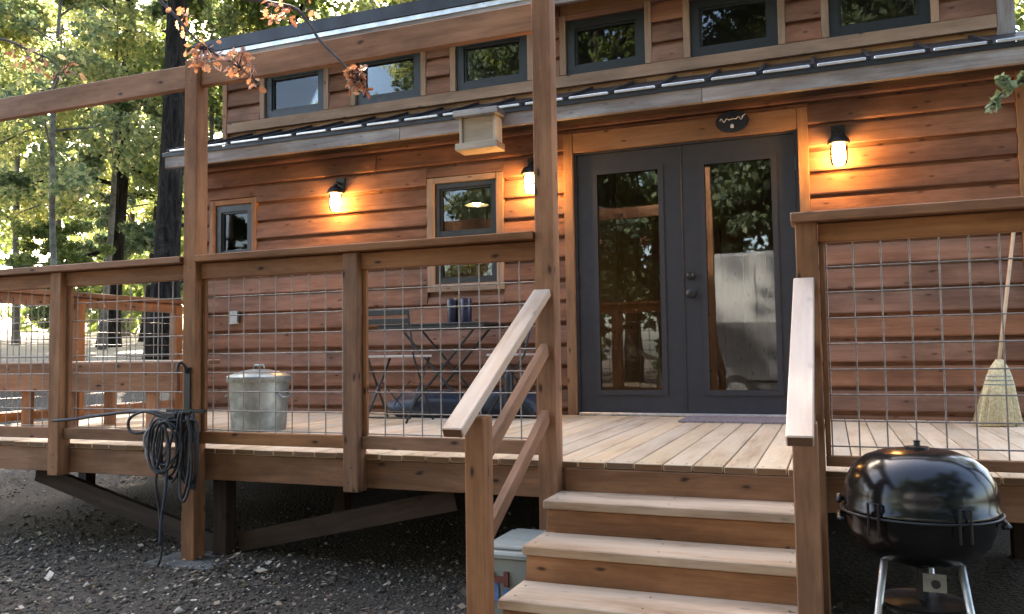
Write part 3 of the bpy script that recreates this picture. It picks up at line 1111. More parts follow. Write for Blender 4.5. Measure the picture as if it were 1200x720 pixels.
# ------------------------------------------------------------------ bird box under the eave
bb = empty('nest_box', (-.6, -.45, 2.0), 'pale unpainted wooden nest box hanging at the eave beside the tall post', 'nest box')
bx0, bx1, by0, by1 = -.775, -.435, -.53, -.378
board('front_panel', bx0 + .045, bx1 - .045, by0 + .03, by0 + .048, 2.075, 2.275, M_raw, bb)
board('side_panel', bx0 + .022, bx0 + .042, by0 + .012, by1, 2.075, 2.275, M_raw, bb)
board('side_panel', bx1 - .042, bx1 - .022, by0 + .012, by1, 2.075, 2.275, M_raw, bb)
board('back_panel', bx0 + .043, bx1 - .043, by1 - .018, by1, 2.075, 2.275, M_raw, bb)
board('lid', bx0 - .012, bx1 + .012, by0 - .03, by1, 2.277, 2.325, M_fascia, bb)
board('floor_ledge', bx0, bx1, by0 - .022, by1, 2.02, 2.073, M_raw, bb)

# oval sign above the doors
sg = MB()
ov = [(math.cos(a) * .118, math.sin(a) * .078) for a in np.linspace(0, 2 * math.pi, 33)[:-1]]
k = len(ov)
sg.v = [(1.217 + a, -.070, 2.138 + b) for a, b in ov] + [(1.217 + a, -.052, 2.138 + b) for a, b in ov]
sg.f = [tuple(range(k)), tuple(reversed(range(k, 2 * k)))] + [(i, k + i, k + (i + 1) % k, (i + 1) % k) for i in range(k)]
sign = sg.build('oval_sign', M_sign)
tag(sign, 'small dark oval sign with white script above the french doors', 'sign')
wr = MB()
pts = []
for i in range(40):
    s = i / 39
    pts.append((1.217 - .085 + .165 * s, -.0745, 2.147 + .014 * math.sin(s * 26) * (0.6 + .5 * math.sin(s * 7 + 1)) + .014 * s))
wr.tube(pts, .003, 5)
wr.tube([(1.285, -.0745, 2.165), (1.312, -.0745, 2.18)], .003, 5)
wr.build('script_lettering', M_white, sign)
fg = MB().lathe([(.0, .0), (.012, .003), (.011, .022), (.006, .03), (.0, .032)], (1.217, -.072, 2.088), 8, 1, .35)
fg.build('white_emblem', M_white, sign)

# ------------------------------------------------------------------ galvanised can
cx, cy = -1.70, -1.66
can = empty('metal_can', (cx, cy, 0), 'squat galvanized metal can with a domed lid on the deck', 'can')
prof = [(.0, .004), (.19, .004), (.196, .0), (.198, .012)]
for i in range(9):
    z = .03 + i * .034
    prof += [(.200 + .002 * i, z), (.203 + .002 * i, z + .017)]
prof += [(.222, .335), (.226, .34), (.226, .348), (.21, .348)]
prof = [(r_ * .88, z_) for r_, z_ in prof]
smooth_auto(MB().lathe(prof, (cx, cy, 0), 40).build('body', M_galv, can), 50)
lid = smooth_auto(MB().lathe([(.205, .318), (.208, .322), (.208, .352), (.198, .36), (.132, .382), (.06, .398), (.0, .40)], (cx, cy, 0), 40).build('lid', M_galv, can), 40)
MB().tube([(cx - .045, cy, .397), (cx - .035, cy, .425), (cx + .035, cy, .425), (cx + .045, cy, .397)], .007, 6).build('lid_handle', M_galv, lid, True)
for s in (-1, 1):
    hx = cx + s * .178
    MB().tube([(hx, cy - .055, .25), (hx + s * .05, cy - .055, .22), (hx + s * .05, cy + .055, .22), (hx, cy + .055, .25)], .006, 6).build('handle', M_galv, can, True)

# ------------------------------------------------------------------ bistro chairs and table


def bistro_chair(x, y, label):
    t = empty('folding_chair', (x, y, 0), label, 'chair', 'folding bistro chairs at the table')
    hw = .185
    for s in (-1, 1):
        # rear-top to front-foot rail and the crossing leg
        MB().tube([(x + s * hw, y - .20, .80), (x + s * hw, y - .12, .47), (x + s * hw, y + .17, .012)], .009, 6).build('leg', M_chair, t, True)
        MB().tube([(x + s * (hw - .022), y + .16, .455), (x + s * (hw - .022), y - .19, .012)], .009, 6).build('leg', M_chair, t, True)
    for dz in (.775, .715):
        dy = -.20 + (.80 - dz) * .24
        board('back_slat', x - hw - .015, x + hw + .015, y + dy - .022, y + dy - .010, dz - .02, dz + .018, M_chair, t)
    for i in range(5):
        board('seat_slat', x - hw + .0, x + hw - .0, y - .135 + i * .062, y - .135 + i * .062 + .05, .462, .478, M_slat, t)
    for yy, zz in ((-.165, .045), (.145, .06)):
        MB().tube([(x - hw, y + yy, zz), (x + hw, y + yy, zz)], .007, 6).build('stretcher', M_chair, t)
    for s in (-1, 1):
        MB().tube([(x + s * .12, y - .05, .30), (x - s * .03, y - .02, .12)], .005, 5).build('brace', M_chair, t)
    return t


ch = bistro_chair(-1.06, -.93, 'dark folding bistro chair with pale slatted seat, its back toward the railing')
mv = Matrix.Translation((-.37, -.42, 0)) @ Matrix.Rotation(R(98), 4, 'Z') @ Matrix.Translation((1.06, .93, 0))
copy_thing(ch, mv, 'dark folding bistro chair at the window end of the small table')
tb = empty('bistro_table', (-.95, -.40, 0), 'small dark folding bistro table below the window', 'table')
for i in range(6):
    board('top_slat', -1.42, -.52, -.62 + i * .072, -.62 + i * .072 + .062, .70, .716, M_chair, tb)
for yy in (-.615, -.21):
    board('top_rail', -1.41, -.53, yy, yy + .02, .672, .699, M_chair, tb)
for s in (-1, 1):
    yy = -.41 + s * .165
    MB().tube([(-.93 - s * .0 - .30, yy, .672), (-.93 + .30, yy, .012)], .010, 6).build('leg', M_chair, tb)
    MB().tube([(-.93 + .30, yy - s * .022, .672), (-.93 - .30, yy - s * .022, .012)], .010, 6).build('leg', M_chair, tb)
MB().tube([(-.63, -.575, .03), (-.63, -.245, .03)], .007, 6).build('stretcher', M_chair, tb)
MB().tube([(-1.23, -.575, .03), (-1.23, -.245, .03)], .007, 6).build('stretcher', M_chair, tb)


def tumbler(x, y, m, label):
    o = smooth_auto(MB().lathe([(.0, .0), (.04, .0), (.043, .01), (.046, .165), (.043, .178), (.03, .186), (.0, .188)], (x, y, .717), 20).build('tumbler', m), 45)
    return tag(o, label, 'tumbler', 'tumblers on the bistro table')


tumbler(-.85, -.46, M_darknavy, 'near-black tall tumbler on the bistro table, the left of the pair')
tumbler(-.735, -.47, M_navy, 'navy blue tall tumbler on the bistro table, the right of the pair')

# folded tarp bundle on the deck


def lump(name, c, s, mat, label, cat, seed, flat=.35):
    rr = random.Random(seed)
    bm = bmesh.new()
    bmesh.ops.create_icosphere(bm, subdivisions=4, radius=1.0)
    ph = [(Vector((rr.uniform(-1, 1), rr.uniform(-1, 1), rr.uniform(-1, 1))) * rr.uniform(2, 6), rr.uniform(0, 6), rr.uniform(.02, .07)) for _ in range(14)]
    for v in bm.verts:
        d = 1 + sum(a * math.sin(k_.dot(v.co) + p_) for k_, p_, a in ph)
        q = v.co * d
        q = Vector((math.copysign(abs(q.x) ** .7, q.x), math.copysign(abs(q.y) ** .7, q.y), math.copysign(abs(q.z) ** .8, q.z)))
        z = c[2] + q.z * s[2]
        v.co = Vector((c[0] + q.x * s[0], c[1] + q.y * s[1], max(z, .003)))
    me_v = [tuple(v.co) for v in bm.verts]
    me_f = [tuple(v.index for v in f.verts) for f in bm.faces]
    bm.free()
    return tag(mesh_obj(name, me_v, me_f, mat, smooth=True), label, cat)


lump('tarp_bundle', (-1.05, -.36, .085), (.36, .2, .11), M_tarp, 'crumpled dark blue tarp bundle on the deck under the table', 'tarp', 3)
lump('duffel_bag', (-.42, -.34, .09), (.24, .17, .12), M_tarp, 'dark lumpy bag on the deck behind the stair handrail', 'bag', 9)
fl = smooth_auto(MB().lathe([(.0, .0), (.03, .0), (.032, .008), (.032, .30), (.026, .33), (.014, .345), (.014, .42), (.017, .425), (.017, .45), (.0, .452)], (-.335, -.62, .001), 16).build('dark_bottle', M_blackmetal), 45)
tag(fl, 'slim dark bottle standing on the deck beyond the stair handrail', 'bottle')

# ------------------------------------------------------------------ doormat
dm = MB()
nx_, ny_ = 36, 14
for j in range(ny_):
    y = -.56 + j * .031
    dm.box(.86, 1.60, y, y + .026, .002, .014)
dmat = dm.build('doormat', M_mat)
tag(dmat, 'thin purplish woven doormat in front of the french doors', 'doormat')

# ------------------------------------------------------------------ broom
br = empty('broom', (2.745, -.42, 0), 'straw corn broom leaning against the siding at the right', 'broom')
A, B = Vector((2.79, -.33, .40)), Vector((2.955, -.055, 1.25))
MB().tube([A + (A - B) * .1, B], .0125, 10).build('handle', M_stick, br, True)
hd = MB()
dirv = (B - A).normalized()
rows = [(.0, .020, .018), (.05, .05, .03), (.10, .068, .034), (.16, .083, .034), (.24, .100, .036), (.32, .115, .04), (.395, .126, .046)]
cs = Vector((2.79, -.33, .40))
ce = Vector((2.748, -.43, .004))
nn = 28
for i, (s, wx, wy) in enumerate(rows):
    c = cs.lerp(ce, s / .395)
    for j in range(nn):
        a = 2 * math.pi * j / nn
        rg = 1 + .05 * math.sin(j * 5.1 + i * .6)
        hd.v.append((c.x + wx * math.cos(a) * rg, c.y + wy * math.sin(a) * rg, max(c.z + (.012 * math.sin(j * 2.7) if i == 6 else 0), .003)))
for i in range(len(rows) - 1):
    for j in range(nn):
        a = i * nn + j
        b = i * nn + (j + 1) % nn
        hd.f.append((a, a + nn, b + nn, b))
hd.f.append(tuple(range(nn)))
hd.f.append(tuple(reversed(range((len(rows) - 1) * nn, len(rows) * nn))))
head = hd.build('bristle_head', M_straw, br, True)
for s in (.10, .125, .15):
    c = cs.lerp(ce, s / .395)
    wx = np.interp(s, [q[0] for q in rows], [q[1] for q in rows]) * 1.05
    wy = np.interp(s, [q[0] for q in rows], [q[2] for q in rows]) * 1.08
    ring = [(c.x + wx * math.cos(a), c.y + wy * math.sin(a), c.z) for a in np.linspace(0, 2 * math.pi, 25)]
    MB().tube(ring, .003, 5, False).build('stitching', M_thread, head)
ss = MB()
for i in range(260):
    a = random.uniform(0, 2 * math.pi)
    k = random.uniform(.8, 1.04)
    t0 = random.uniform(.16, .26)
    p0 = cs.lerp(ce, t0 / .395)
    w0 = (np.interp(t0, [q[0] for q in rows], [q[1] for q in rows]), np.interp(t0, [q[0] for q in rows], [q[2] for q in rows]))
    e = ce.copy()
    p = Vector((p0.x + w0[0] * math.cos(a) * 1.02, p0.y + w0[1] * math.sin(a) * 1.02, p0.z))
    q = Vector((e.x + .131 * math.cos(a) * k, e.y + .05 * math.sin(a) * k, .004 + random.uniform(0, .02)))
    ss.tube([p, q], .0016, 3, False)
so = ss.build('straws', M_straw, br)
so['kind'] = 'stuff'

# ------------------------------------------------------------------ kettle grill
gx_, gy_, gz_ = 2.078, -3.18, -.035
gr = empty('kettle_grill', (gx_, gy_, -.6), 'black enamel kettle grill on aluminium legs standing beside the stairs', 'grill')
GR = .226
body = MB().lathe([(.0, -.165), (.09, -.16), (.15, -.14), (.195, -.095), (.215, -.045), (.22, -.012), (.224, .0), (.214, .002)], (gx_, gy_, gz_), 48)
bo = smooth_auto(body.build('bowl', M_enamel, gr), 60)
lidp = [(.222, .003), (.229, .006), (.229, .016), (.223, .022), (.222, .06), (.213, .10), (.192, .138), (.155, .168), (.11, .185), (.06, .193), (.0, .195)]
lo = smooth_auto(MB().lathe(lidp, (gx_, gy_, gz_), 48).build('lid', M_enamel, gr), 60)
smooth_auto(MB().lathe([(.0, .0), (.035, .0), (.035, .006), (.01, .008), (.009, .02), (.012, .024), (.0, .028)], (gx_, gy_, gz_ + .194), 16).build('vent_knob', M_blackmetal, lo))
rg = [(gx_ + .231 * math.cos(a), gy_ + .231 * math.sin(a), gz_ - .001) for a in np.linspace(0, 2 * math.pi, 49)]
MB().tube(rg, .0045, 6, False).build('rim_band', M_blackmetal, gr, True)
to_cam = math.atan2(CAM.y - gy_, CAM.x - gx_)
for da in (-.56, .52):
    a = to_cam + da
    ux, uy = math.cos(a), math.sin(a)
    tx, ty = -uy, ux
    r1 = .238
    P = [(gx_ + ux * r1 + tx * s * .017, gy_ + uy * r1 + ty * s * .017, gz_ + z) for s, z in ((-1, -.055), (-1, .045), (1, .045), (1, -.055))]
    MB().tube(P, .004, 6).build('latch', M_blackmetal, gr)
for sgn in (-1, 1):
    P = [(gx_ + sgn * .22, gy_ - .06, gz_ - .03), (gx_ + sgn * .239, gy_ - .05, gz_ - .03), (gx_ + sgn * .239, gy_ + .05, gz_ - .03), (gx_ + sgn * .22, gy_ + .06, gz_ - .03)]
    MB().tube(P, .007, 8).build('side_handle', M_blackmetal, gr, True)
P = [(gx_ - .225, gy_ + .02, gz_ + .02), (gx_ - .238, gy_ + .0, gz_ + .035), (gx_ - .238, gy_ - .03, gz_ + .02)]
MB().tube(P, .008, 6).build('hinge', M_blackmetal, lo, True)
for a in (R(-38), R(-150), R(75)):
    ux, uy = math.cos(a), math.sin(a)
    MB().tube([(gx_ + ux * .125, gy_ + uy * .125, gz_ - .13), (gx_ + ux * .20, gy_ + uy * .20, -.602)], .0115, 10).build('leg', M_alu, gr, True)
MB().box(gx_ - .005, gx_ + .06, gy_ - .075, gy_ - .069, gz_ - .235, gz_ - .18).build('damper_plate', M_galv, gr)
MB().tube([(gx_ + .03, gy_ - .082, gz_ - .21), (gx_ + .03, gy_ - .066, gz_ - .21)], .013, 12).build('damper_knob', M_black, gr)
smooth_auto(MB().lathe([(.0, -.30), (.10, -.30), (.125, -.29), (.13, -.28), (.0, -.275)], (gx_, gy_, gz_), 24).build('ash_pan', M_blackmetal, gr))
# ash pan support under the bowl
MB().tube([(gx_, gy_, gz_ - .285), (gx_, gy_, gz_ - .18)], .02, 8).build('ash_pan_stem', M_blackmetal, gr)

# ------------------------------------------------------------------ hose hanger and coils on the tall post
hk = empty('hose_hanger', (-1.34, -2.70, .3), 'black metal hook bracket fixed to the tall post', 'hook')
MB().box(-1.352, -1.314, -2.702, -2.692, .19, .43).build('back_strap', M_blackmetal, hk)
MB().tube(catmull([(-1.333, -2.705, .40), (-1.333, -2.715, .435), (-1.345, -2.735, .455), (-1.36, -2.74, .435), (-1.358, -2.742, .41)]), .007, 8).build('hook', M_blackmetal, hk, True)
MB().box(-1.44, -1.20, -2.735, -2.700, .195, .212).build('shelf_bar', M_blackmetal, hk)
MB().box(-1.44, -1.345, -2.775, -2.703, .115, .193).build('reel_box', M_blackmetal, hk)


def coil(name, c, rx, rz, turns, rad, mat, label, cat, seed, extra=None, tail=None):
    rr = random.Random(seed)
    P = []
    for k in range(turns):
        ox, oz, oy = rr.uniform(-.035, .03), rr.uniform(-.09, .03), -k * rad * 1.6
        sx, sz = rx * rr.uniform(.6, 1.15), rz * rr.uniform(.7, 1.2)
        for i in range(14):
            a = math.pi / 2 + 2 * math.pi * i / 14
            P.append((c[0] + ox + sx * math.cos(a), c[1] + oy - .01 * math.sin(a * 2 + k), c[2] - rz + oz * .3 + sz * math.sin(a)))
    if tail:
        P = P + tail
    o = MB().tube(catmull(P, 3), rad, 7).build(name, mat, None, True)
    return tag(o, label, cat)


coil('garden_hose', (-1.375, -2.745, .19), .085, .155, 7, 0.007, M_rubber, 'coiled black hose hanging in loops on the tall post', 'hose', 1,
     tail=[(-1.40, -2.80, .05), (-1.44, -2.80, -.15), (-1.42, -2.79, -.33), (-1.405, -2.79, -.50), (-1.42, -2.80, -.585)])
coil('grey_hose', (-1.505, -2.735, .165), .07, .12, 3, .007, M_greyhose, 'pale grey loops of thin hose left of the black coil', 'hose', 5)
coil('power_cord', (-1.25, -2.735, .19), .05, .19, 6, .007, M_rubber, 'black power cord hanging in long loops on the right side of the post', 'cord', 8)
o = MB().tube(catmull([(-2.30, -2.70, .135), (-2.1, -2.72, .15), (-1.8, -2.73, .185), (-1.56, -2.735, .20), (-1.44, -2.74, .19)]), .009, 7).build('black_cable', M_rubber, None, True)
tag(o, 'black cable running level from the post to the left', 'cable')
o = MB().tube(catmull([(-1.45, -2.745, .17), (-1.56, -2.76, .20), (-1.66, -2.76, .165), (-1.67, -2.76, .11), (-1.62, -2.76, .085), (-1.53, -2.75, .10)]), .008, 7).build('cord_loop', M_rubber, None, True)
tag(o, 'stiff black cord loop sticking out left of the post', 'cord')
o = MB().tube(catmull([(-1.36, -2.745, .20), (-1.345, -2.785, .10), (-1.36, -2.80, -.02), (-1.375, -2.80, -.2), (-1.40, -2.80, -.34), (-1.41, -2.80, -.48)]), .0075, 7).build('slate_cord', M_bluehose, None, True)
tag(o, 'dark slate cord hanging straight down the tall post', 'cord')

# pier block under the tall post
pb = MB().prism_x([(-2.80, -.64), (-2.80, -.575), (-2.49, -.575), (-2.49, -.64)], -1.52, -1.10).build('pier_block', M_concrete)
tag(pb, 'flat concrete pad under the foot of the tall post', 'paver')

# ------------------------------------------------------------------ storage tub under the stairs
tubx0, tubx1, tuby0, tuby1 = .485, .70, -3.06, -2.66
tu = empty('storage_tub', (.5, -2.88, -.6), 'cloudy white plastic tub with blue print tucked beside the steps', 'tub')
tm = MB()
zz0, zz1 = -.605, -.335
tm.v = [(tubx0 + .025, tuby0 + .025, zz0), (tubx1 - .025, tuby0 + .025, zz0), (tubx1 - .025, tuby1 - .025, zz0), (tubx0 + .025, tuby1 - .025, zz0),
        (tubx0, tuby0, zz1), (tubx1, tuby0, zz1), (tubx1, tuby1, zz1), (tubx0, tuby1, zz1)]
tm.f = [(3, 2, 1, 0), (4, 5, 6, 7), (0, 1, 5, 4), (1, 2, 6, 5), (2, 3, 7, 6), (3, 0, 4, 7)]
tm.build('body', M_tub, tu)
board('lid', tubx0 - .012, tubx1 + .012, tuby0 - .012, tuby1 + .012, zz1 + .001, zz1 + .03, M_tub, tu, .008)
board('lid_panel', tubx0 + .03, tubx1 - .03, tuby0 + .03, tuby1 - .03, zz1 + .031, zz1 + .045, M_tub, tu, .006)
sl = .025 / .27
pm = MB()
for i, (a, b, c_, d_) in enumerate(((.45, .50, -.50, -.43), (.505, .54, -.52, -.45), (.46, .53, -.555, -.535), (.55, .575, -.50, -.41), (.59, .64, -.53, -.45))):
    yy = tuby0 + .004
    pm.box(a, b, yy - .006 + (zz1 - d_) * sl, yy + .008 + (zz1 - c_) * sl, c_, d_)
pm.build('blue_print', M_blueprint, tu)
pm = MB()
for (a, b, c_, d_) in ((.535, .56, -.405, -.385), (.56, .60, -.425, -.40), (.60, .62, -.44, -.38)):
    pm.box(a, b, tuby0 - .004, tuby0 + .014, c_, d_)
pm.build('red_print', M_redprint, tu)

# ------------------------------------------------------------------ leaves and twigs


def leaf_cloud(centres, radii, count, size, flatten=1.0, seed=0, elong=1.6, droop=.2, shell=.5):
    """verts, faces for many small folded leaf blades scattered through blobs."""
    rg = np.random.default_rng(seed)
    centres = np.asarray(centres, float)
    radii = np.asarray(radii, float)
    pr = radii ** 2 / (radii ** 2).sum()
    idx = rg.choice(len(centres), count, p=pr)
    d = rg.normal(size=(count, 3))
    d /= np.linalg.norm(d, axis=1)[:, None]
    rad = rg.random(count) ** (1 / (1 + 2 * shell))
    pos = centres[idx] + d * (radii[idx] * rad)[:, None] * np.array([1, 1, flatten])
    ax = rg.normal(size=(count, 3))
    ax[:, 2] -= droop
    ax /= np.linalg.norm(ax, axis=1)[:, None]
    nr = rg.normal(size=(count, 3)) + np.array([0, 0, .9])
    sd = np.cross(ax, nr)
    sd /= np.linalg.norm(sd, axis=1)[:, None] + 1e-9
    s = size * rg.uniform(.6, 1.35, count)
    a = ax * (s * elong * .5)[:, None]
    b = sd * (s * .5)[:, None]
    v = np.empty((count, 4, 3))
    v[:, 0] = pos - a
    v[:, 1] = pos + b
    v[:, 2] = pos + a
    v[:, 3] = pos - b
    return v.reshape(-1, 3), np.arange(count * 4).reshape(-1, 4)


def fast_mesh(name, v, f, mat):
    me = bpy.data.meshes.new(name)
    v = np.asarray(v, np.float32)
    f = np.asarray(f, np.int32)
    me.vertices.add(len(v))
    me.vertices.foreach_set('co', v.ravel())
    kk = f.shape[1]
    me.loops.add(f.size)
    me.loops.foreach_set('vertex_index', f.ravel())
    me.polygons.add(len(f))
    me.polygons.foreach_set('loop_start', np.arange(0, f.size, kk, dtype=np.int32))
    me.materials.append(mat)
    me.update(calc_edges=True)
    me.validate()
    return me


def tree_meshes(name, kind, h, crown_r, crown_z0, trunk_r, leafn, leafs, leaf_m, bark_m, seed, lean=0.0):
    """trunk mesh (with limbs) and crown mesh around the origin."""
    rg = random.Random(seed)
    mb = MB()
    bend = [rg.uniform(-.03, .03) * h for _ in range(4)]

    def tp(t):
        return Vector((bend[0] * math.sin(t * 3) + lean * t * h, bend[1] * math.sin(t * 2.3 + 1) - bend[1] * math.sin(1), t * h))
    ts = [0, .03, .1, .25, .4, .55, .7, .85, 1.0]
    mb.tube([tp(t) - Vector((0, 0, .3 if t == 0 else 0)) for t in ts], [trunk_r * (1.45 if t == 0 else 1.15 if t < .05 else (1 - .85 * t)) for t in ts], 12)
    cen, rad = [], []
    nl = 26 if kind == 'fir' else 18
    for i in range(nl):
        t = (crown_z0 / h) + (1 - crown_z0 / h) * (i + rg.random() * .6) / nl
        a = i * 2.4 + rg.uniform(-.4, .4)
        s = (t * h - crown_z0) / (h - crown_z0)
        if kind == 'fir':
            L = crown_r * (1.02 - s) * rg.uniform(.75, 1.1) + .25
            slope = -.18
        else:
            L = crown_r * math.sqrt(max(.08, 1 - (1.7 * s - .7) ** 2)) * rg.uniform(.7, 1.1)
            slope = .45 - .1 * s
        p0 = tp(t)
        d = Vector((math.cos(a), math.sin(a), slope)).normalized()
        pm = p0 + d * L * .5 + Vector((rg.uniform(-.1, .1), rg.uniform(-.1, .1), rg.uniform(-.1, .15))) * L
        p1 = p0 + d * L
        mb.tube([p0, pm, p1], [trunk_r * .28 * (1 - .6 * s) + .01, trunk_r * .16 * (1 - .6 * s) + .008, .01], 6)
        for q, kq in ((.35, .55), (.65, .8), (1.0, .9), (.85, .7)):
            pp = p0.lerp(pm, q * 2) if q < .5 else pm.lerp(p1, q * 2 - 1)
            jit = Vector((rg.uniform(-1, 1), rg.uniform(-1, 1), rg.uniform(-.6, .6))) * (.28 * L * q)
            if kind == 'fir':
                jit *= .5
            cen.append(tuple(pp + jit))
            rad.append((.16 if kind == 'fir' else .26) * crown_r * kq * rg.uniform(.7, 1.25))
    tm_ = bpy.data.meshes.new(name + '_trunk')
    tm_.from_pydata(mb.v, [], mb.f)
    tm_.materials.append(bark_m)
    tm_.polygons.foreach_set('use_smooth', [True] * len(tm_.polygons))
    v, f = leaf_cloud(cen, rad, leafn, leafs, .55 if kind == 'fir' else .75, seed, 2.6 if kind == 'fir' else 1.5, .3)
    cm = fast_mesh(name + '_crown', v, f, leaf_m)
    return tm_, cm


TREES = {
    'maple': tree_meshes('maple', 'broad', 11, 3.2, 2.2, .13, 26000, .085, M_yellow, M_bark2, 21),
    'oak': tree_meshes('oak', 'broad', 13, 3.8, 3.0, .25, 24000, .105, M_green, M_bark, 22),
    'fir': tree_meshes('fir', 'fir', 19, 2.9, 2.0, .26, 21000, .10, M_fir, M_bark, 23),
    'big': tree_meshes('big', 'broad', 17, 4.6, 7.0, .25, 34000, .12, M_green, M_bark, 24),
    'darkfir': tree_meshes('darkfir', 'fir', 19, 3.4, 1.0, .26, 30000, .12, M_darkfir, M_bark, 27),
    'darkoak': tree_meshes('darkoak', 'broad', 13, 4.2, 1.5, .25, 30000, .12, M_darkfir, M_bark, 28),
    'slim': tree_meshes('slim', 'broad', 12, 2.0, 3.2, .075, 9000, .085, M_pale_green, M_bark2, 31, .02),
    'young': tree_meshes('young', 'broad', 6.5, 1.9, 1.0, .07, 18000, .09, M_green, M_bark2, 25),
}


def tree(kind, name, x, y, label, rz=0.0, s=1.0, group=None, cat='tree'):
    z = float(hgt(x, y)) - .02
    o = bpy.data.objects.new(name, None)
    C.objects.link(o)
    o.matrix_basis = Matrix.Translation((x, y, z)) @ Matrix.Rotation(rz, 4, 'Z') @ Matrix.Scale(s, 4)
    tag(o, label, cat, group)
    for nm, me in zip(('trunk', 'crown'), TREES[kind]):
        p = bpy.data.objects.new(nm, me)
        C.objects.link(p)
        p.parent = o
    return o


GB = 'trees behind the left end of the house'
tree('big', 'oak_tree', -9.3, 5.2, 'big dark-trunked tree rising just left of the house', .6, 1.0, GB)
tree('maple', 'maple_tree', -14.6, 4.6, 'bright yellow-green tree at the left edge, nearest of the yellow ones', 1.1, 1.0, GB)
tree('fir', 'fir_tree', -15.4, 9.6, 'grey-green fir in the middle of the view over the left railing', 1.3, .9, GB)
tree('fir', 'fir_tree', -18.5, 14.0, 'blue-green fir standing right behind the big dark trunk', .3, 1.0, GB)
tree('maple', 'maple_tree', -23.0, 9.5, 'pale yellow tree beyond the left railing, behind the nearest yellow one', 2.4, 1.15, GB)
tree('oak', 'oak_tree', -11.5, 11.5, 'olive green tree showing between the dark trunk and the roof corner', .9, 1.0, GB)
tree('maple', 'maple_tree', -27.0, 21.0, 'far yellow tree fading into bright sky at upper left', 4.0, 1.3, GB)
tree('fir', 'fir_tree', -20.5, 17.0, 'distant tall fir left of the dark trunk', 2.0, 1.25, GB)
tree('oak', 'oak_tree', -10.5, 16.5, 'distant green tree seen above the left roof corner', 3.3, 1.1, GB)
tree('fir', 'fir_tree', -6.5, 15.5, 'dark fir top showing over the middle of the upper roof edge', 5.1, 1.1, GB)
tree('maple', 'maple_tree', -8.2, 10.8, 'yellow-green tree whose crown shows over the roof edge', 5.5, 1.15, GB)
tree('maple', 'maple_tree', -26.5, 17.5, 'farthest yellow tree seen low between the left posts', .7, 1.4, GB)
tree('oak', 'oak_tree', -17.8, 21.5, 'far green tree behind the distant fir', 1.7, 1.3, GB)
for i, (x, y, s, lb) in enumerate([(-13.6, 6.6, .42, 'low green shrub at the base of the big dark trunk'), (-17.2, 6.0, .45, 'green shrub beyond the left railing at the picture edge'),
                                   (-16.4, 9.0, .40, 'low yellowish shrub beside the pale gravel clearing'), (-20.5, 8.6, .5, 'broad shrub far beyond the left railing')]):
    tree('young', 'shrub', x, y, lb, i * 1.7, s, 'shrubs beyond the left railing', 'shrub')
GS = 'slim young trees beyond the left railing'
for i, (x, y, sc, lb) in enumerate([(-11.6, 5.0, .9, 'slim young tree nearest to the big dark trunk'), (-15.2, 6.2, 1.0, 'slim grey-barked tree at the picture edge beyond the left railing'),
                                    (-14.2, 8.3, 1.1, 'slim tree standing in the middle of the view over the left railing'), (-18.2, 9.2, 1.2, 'thin far tree beside the pale clearing'),
                                    (-12.4, 10.2, 1.1, 'slim tree close behind the left tall post')]):
    tree('slim', 'slim_tree', x, y, lb, i * 1.9, sc, GS)
# right edge
tree('oak', 'oak_tree', 5.8, 4.2, 'green tree peeking past the right end of the roof', 2.2, .8)
# trees in front of the house, mirrored in the glass
GF = 'trees facing the house, mirrored in its glass'
LF = 'tall tree across the yard, seen only mirrored in the window glass'
for i, (k, x, y, s) in enumerate([('darkoak', -2.5, -17.5, 1.2), ('darkoak', -7.5, -21.0, 1.1), ('darkfir', 1.0, -17.0, 1.0), ('darkoak', 4.6, -14.5, 1.15), ('darkoak', 8.5, -12.5, 1.1),
                                  ('darkfir', -4.6, -22.0, 1.1), ('maple', -13.5, -24.0, 1.2), ('darkfir', 12.0, -9.0, 1.1), ('darkfir', 7.0, -18.0, 1.15), ('maple', 3.0, -22.5, 1.3),
                                  ('darkoak', 8.5, -6.0, .9), ('darkfir', -24.0, -24.5, 1.0), ('oak', -19.0, -26.0, 1.0), ('darkfir', 14, -15, 1.2),
                                  ('oak', -4.6, -15.5, 1.3), ('oak', .2, -19.5, 1.5), ('maple', 4.2, -19.5, 1.4)]):
    tree(k, 'yard_tree', x, y, LF, i * 1.3, s, GF)

# far wood: one mass of foliage behind everything on the left and back
cen, rad = [], []
rg = random.Random(5)
for i in range(95):
    a = R(rg.uniform(-70, 8))
    d = rg.uniform(34, 58)
    x, y = CAM.x + d * math.sin(a), CAM.y + d * math.cos(a)
    z = float(hgt(x, y))
    hh = rg.uniform(.0, 1.0)
    cen.append((x, y, z + 1.0 + hh * 7))
    rad.append(rg.uniform(1.6, 3.4))
v, f = leaf_cloud(cen, rad, 34000, .34, .8, 77)
fwm = fast_mesh('woodland', v, f, M_green)
fo = bpy.data.objects.new('woodland', fwm)
C.objects.link(fo)
tag(fo, 'distant wood closing the view behind the house', 'woodland', kind='stuff')


# the wood across the yard
cen, rad = [], []
for i in range(110):
    a = R(rg.uniform(115, 207))
    d = rg.uniform(26, 40)
    x, y = CAM.x + d * math.sin(a), CAM.y + d * math.cos(a)
    cen.append((x, y, float(hgt(x, y)) + 1.0 + rg.random() * 11))
    rad.append(rg.uniform(1.6, 3.2))
v, f = leaf_cloud(cen, rad, 26000, .42, .8, 78)
fo2 = bpy.data.objects.new('woodland', fast_mesh('woodland', v, f, M_darkfir))
C.objects.link(fo2)
tag(fo2, 'dark wood across the yard, mirrored in the door glass', 'woodland', kind='stuff')


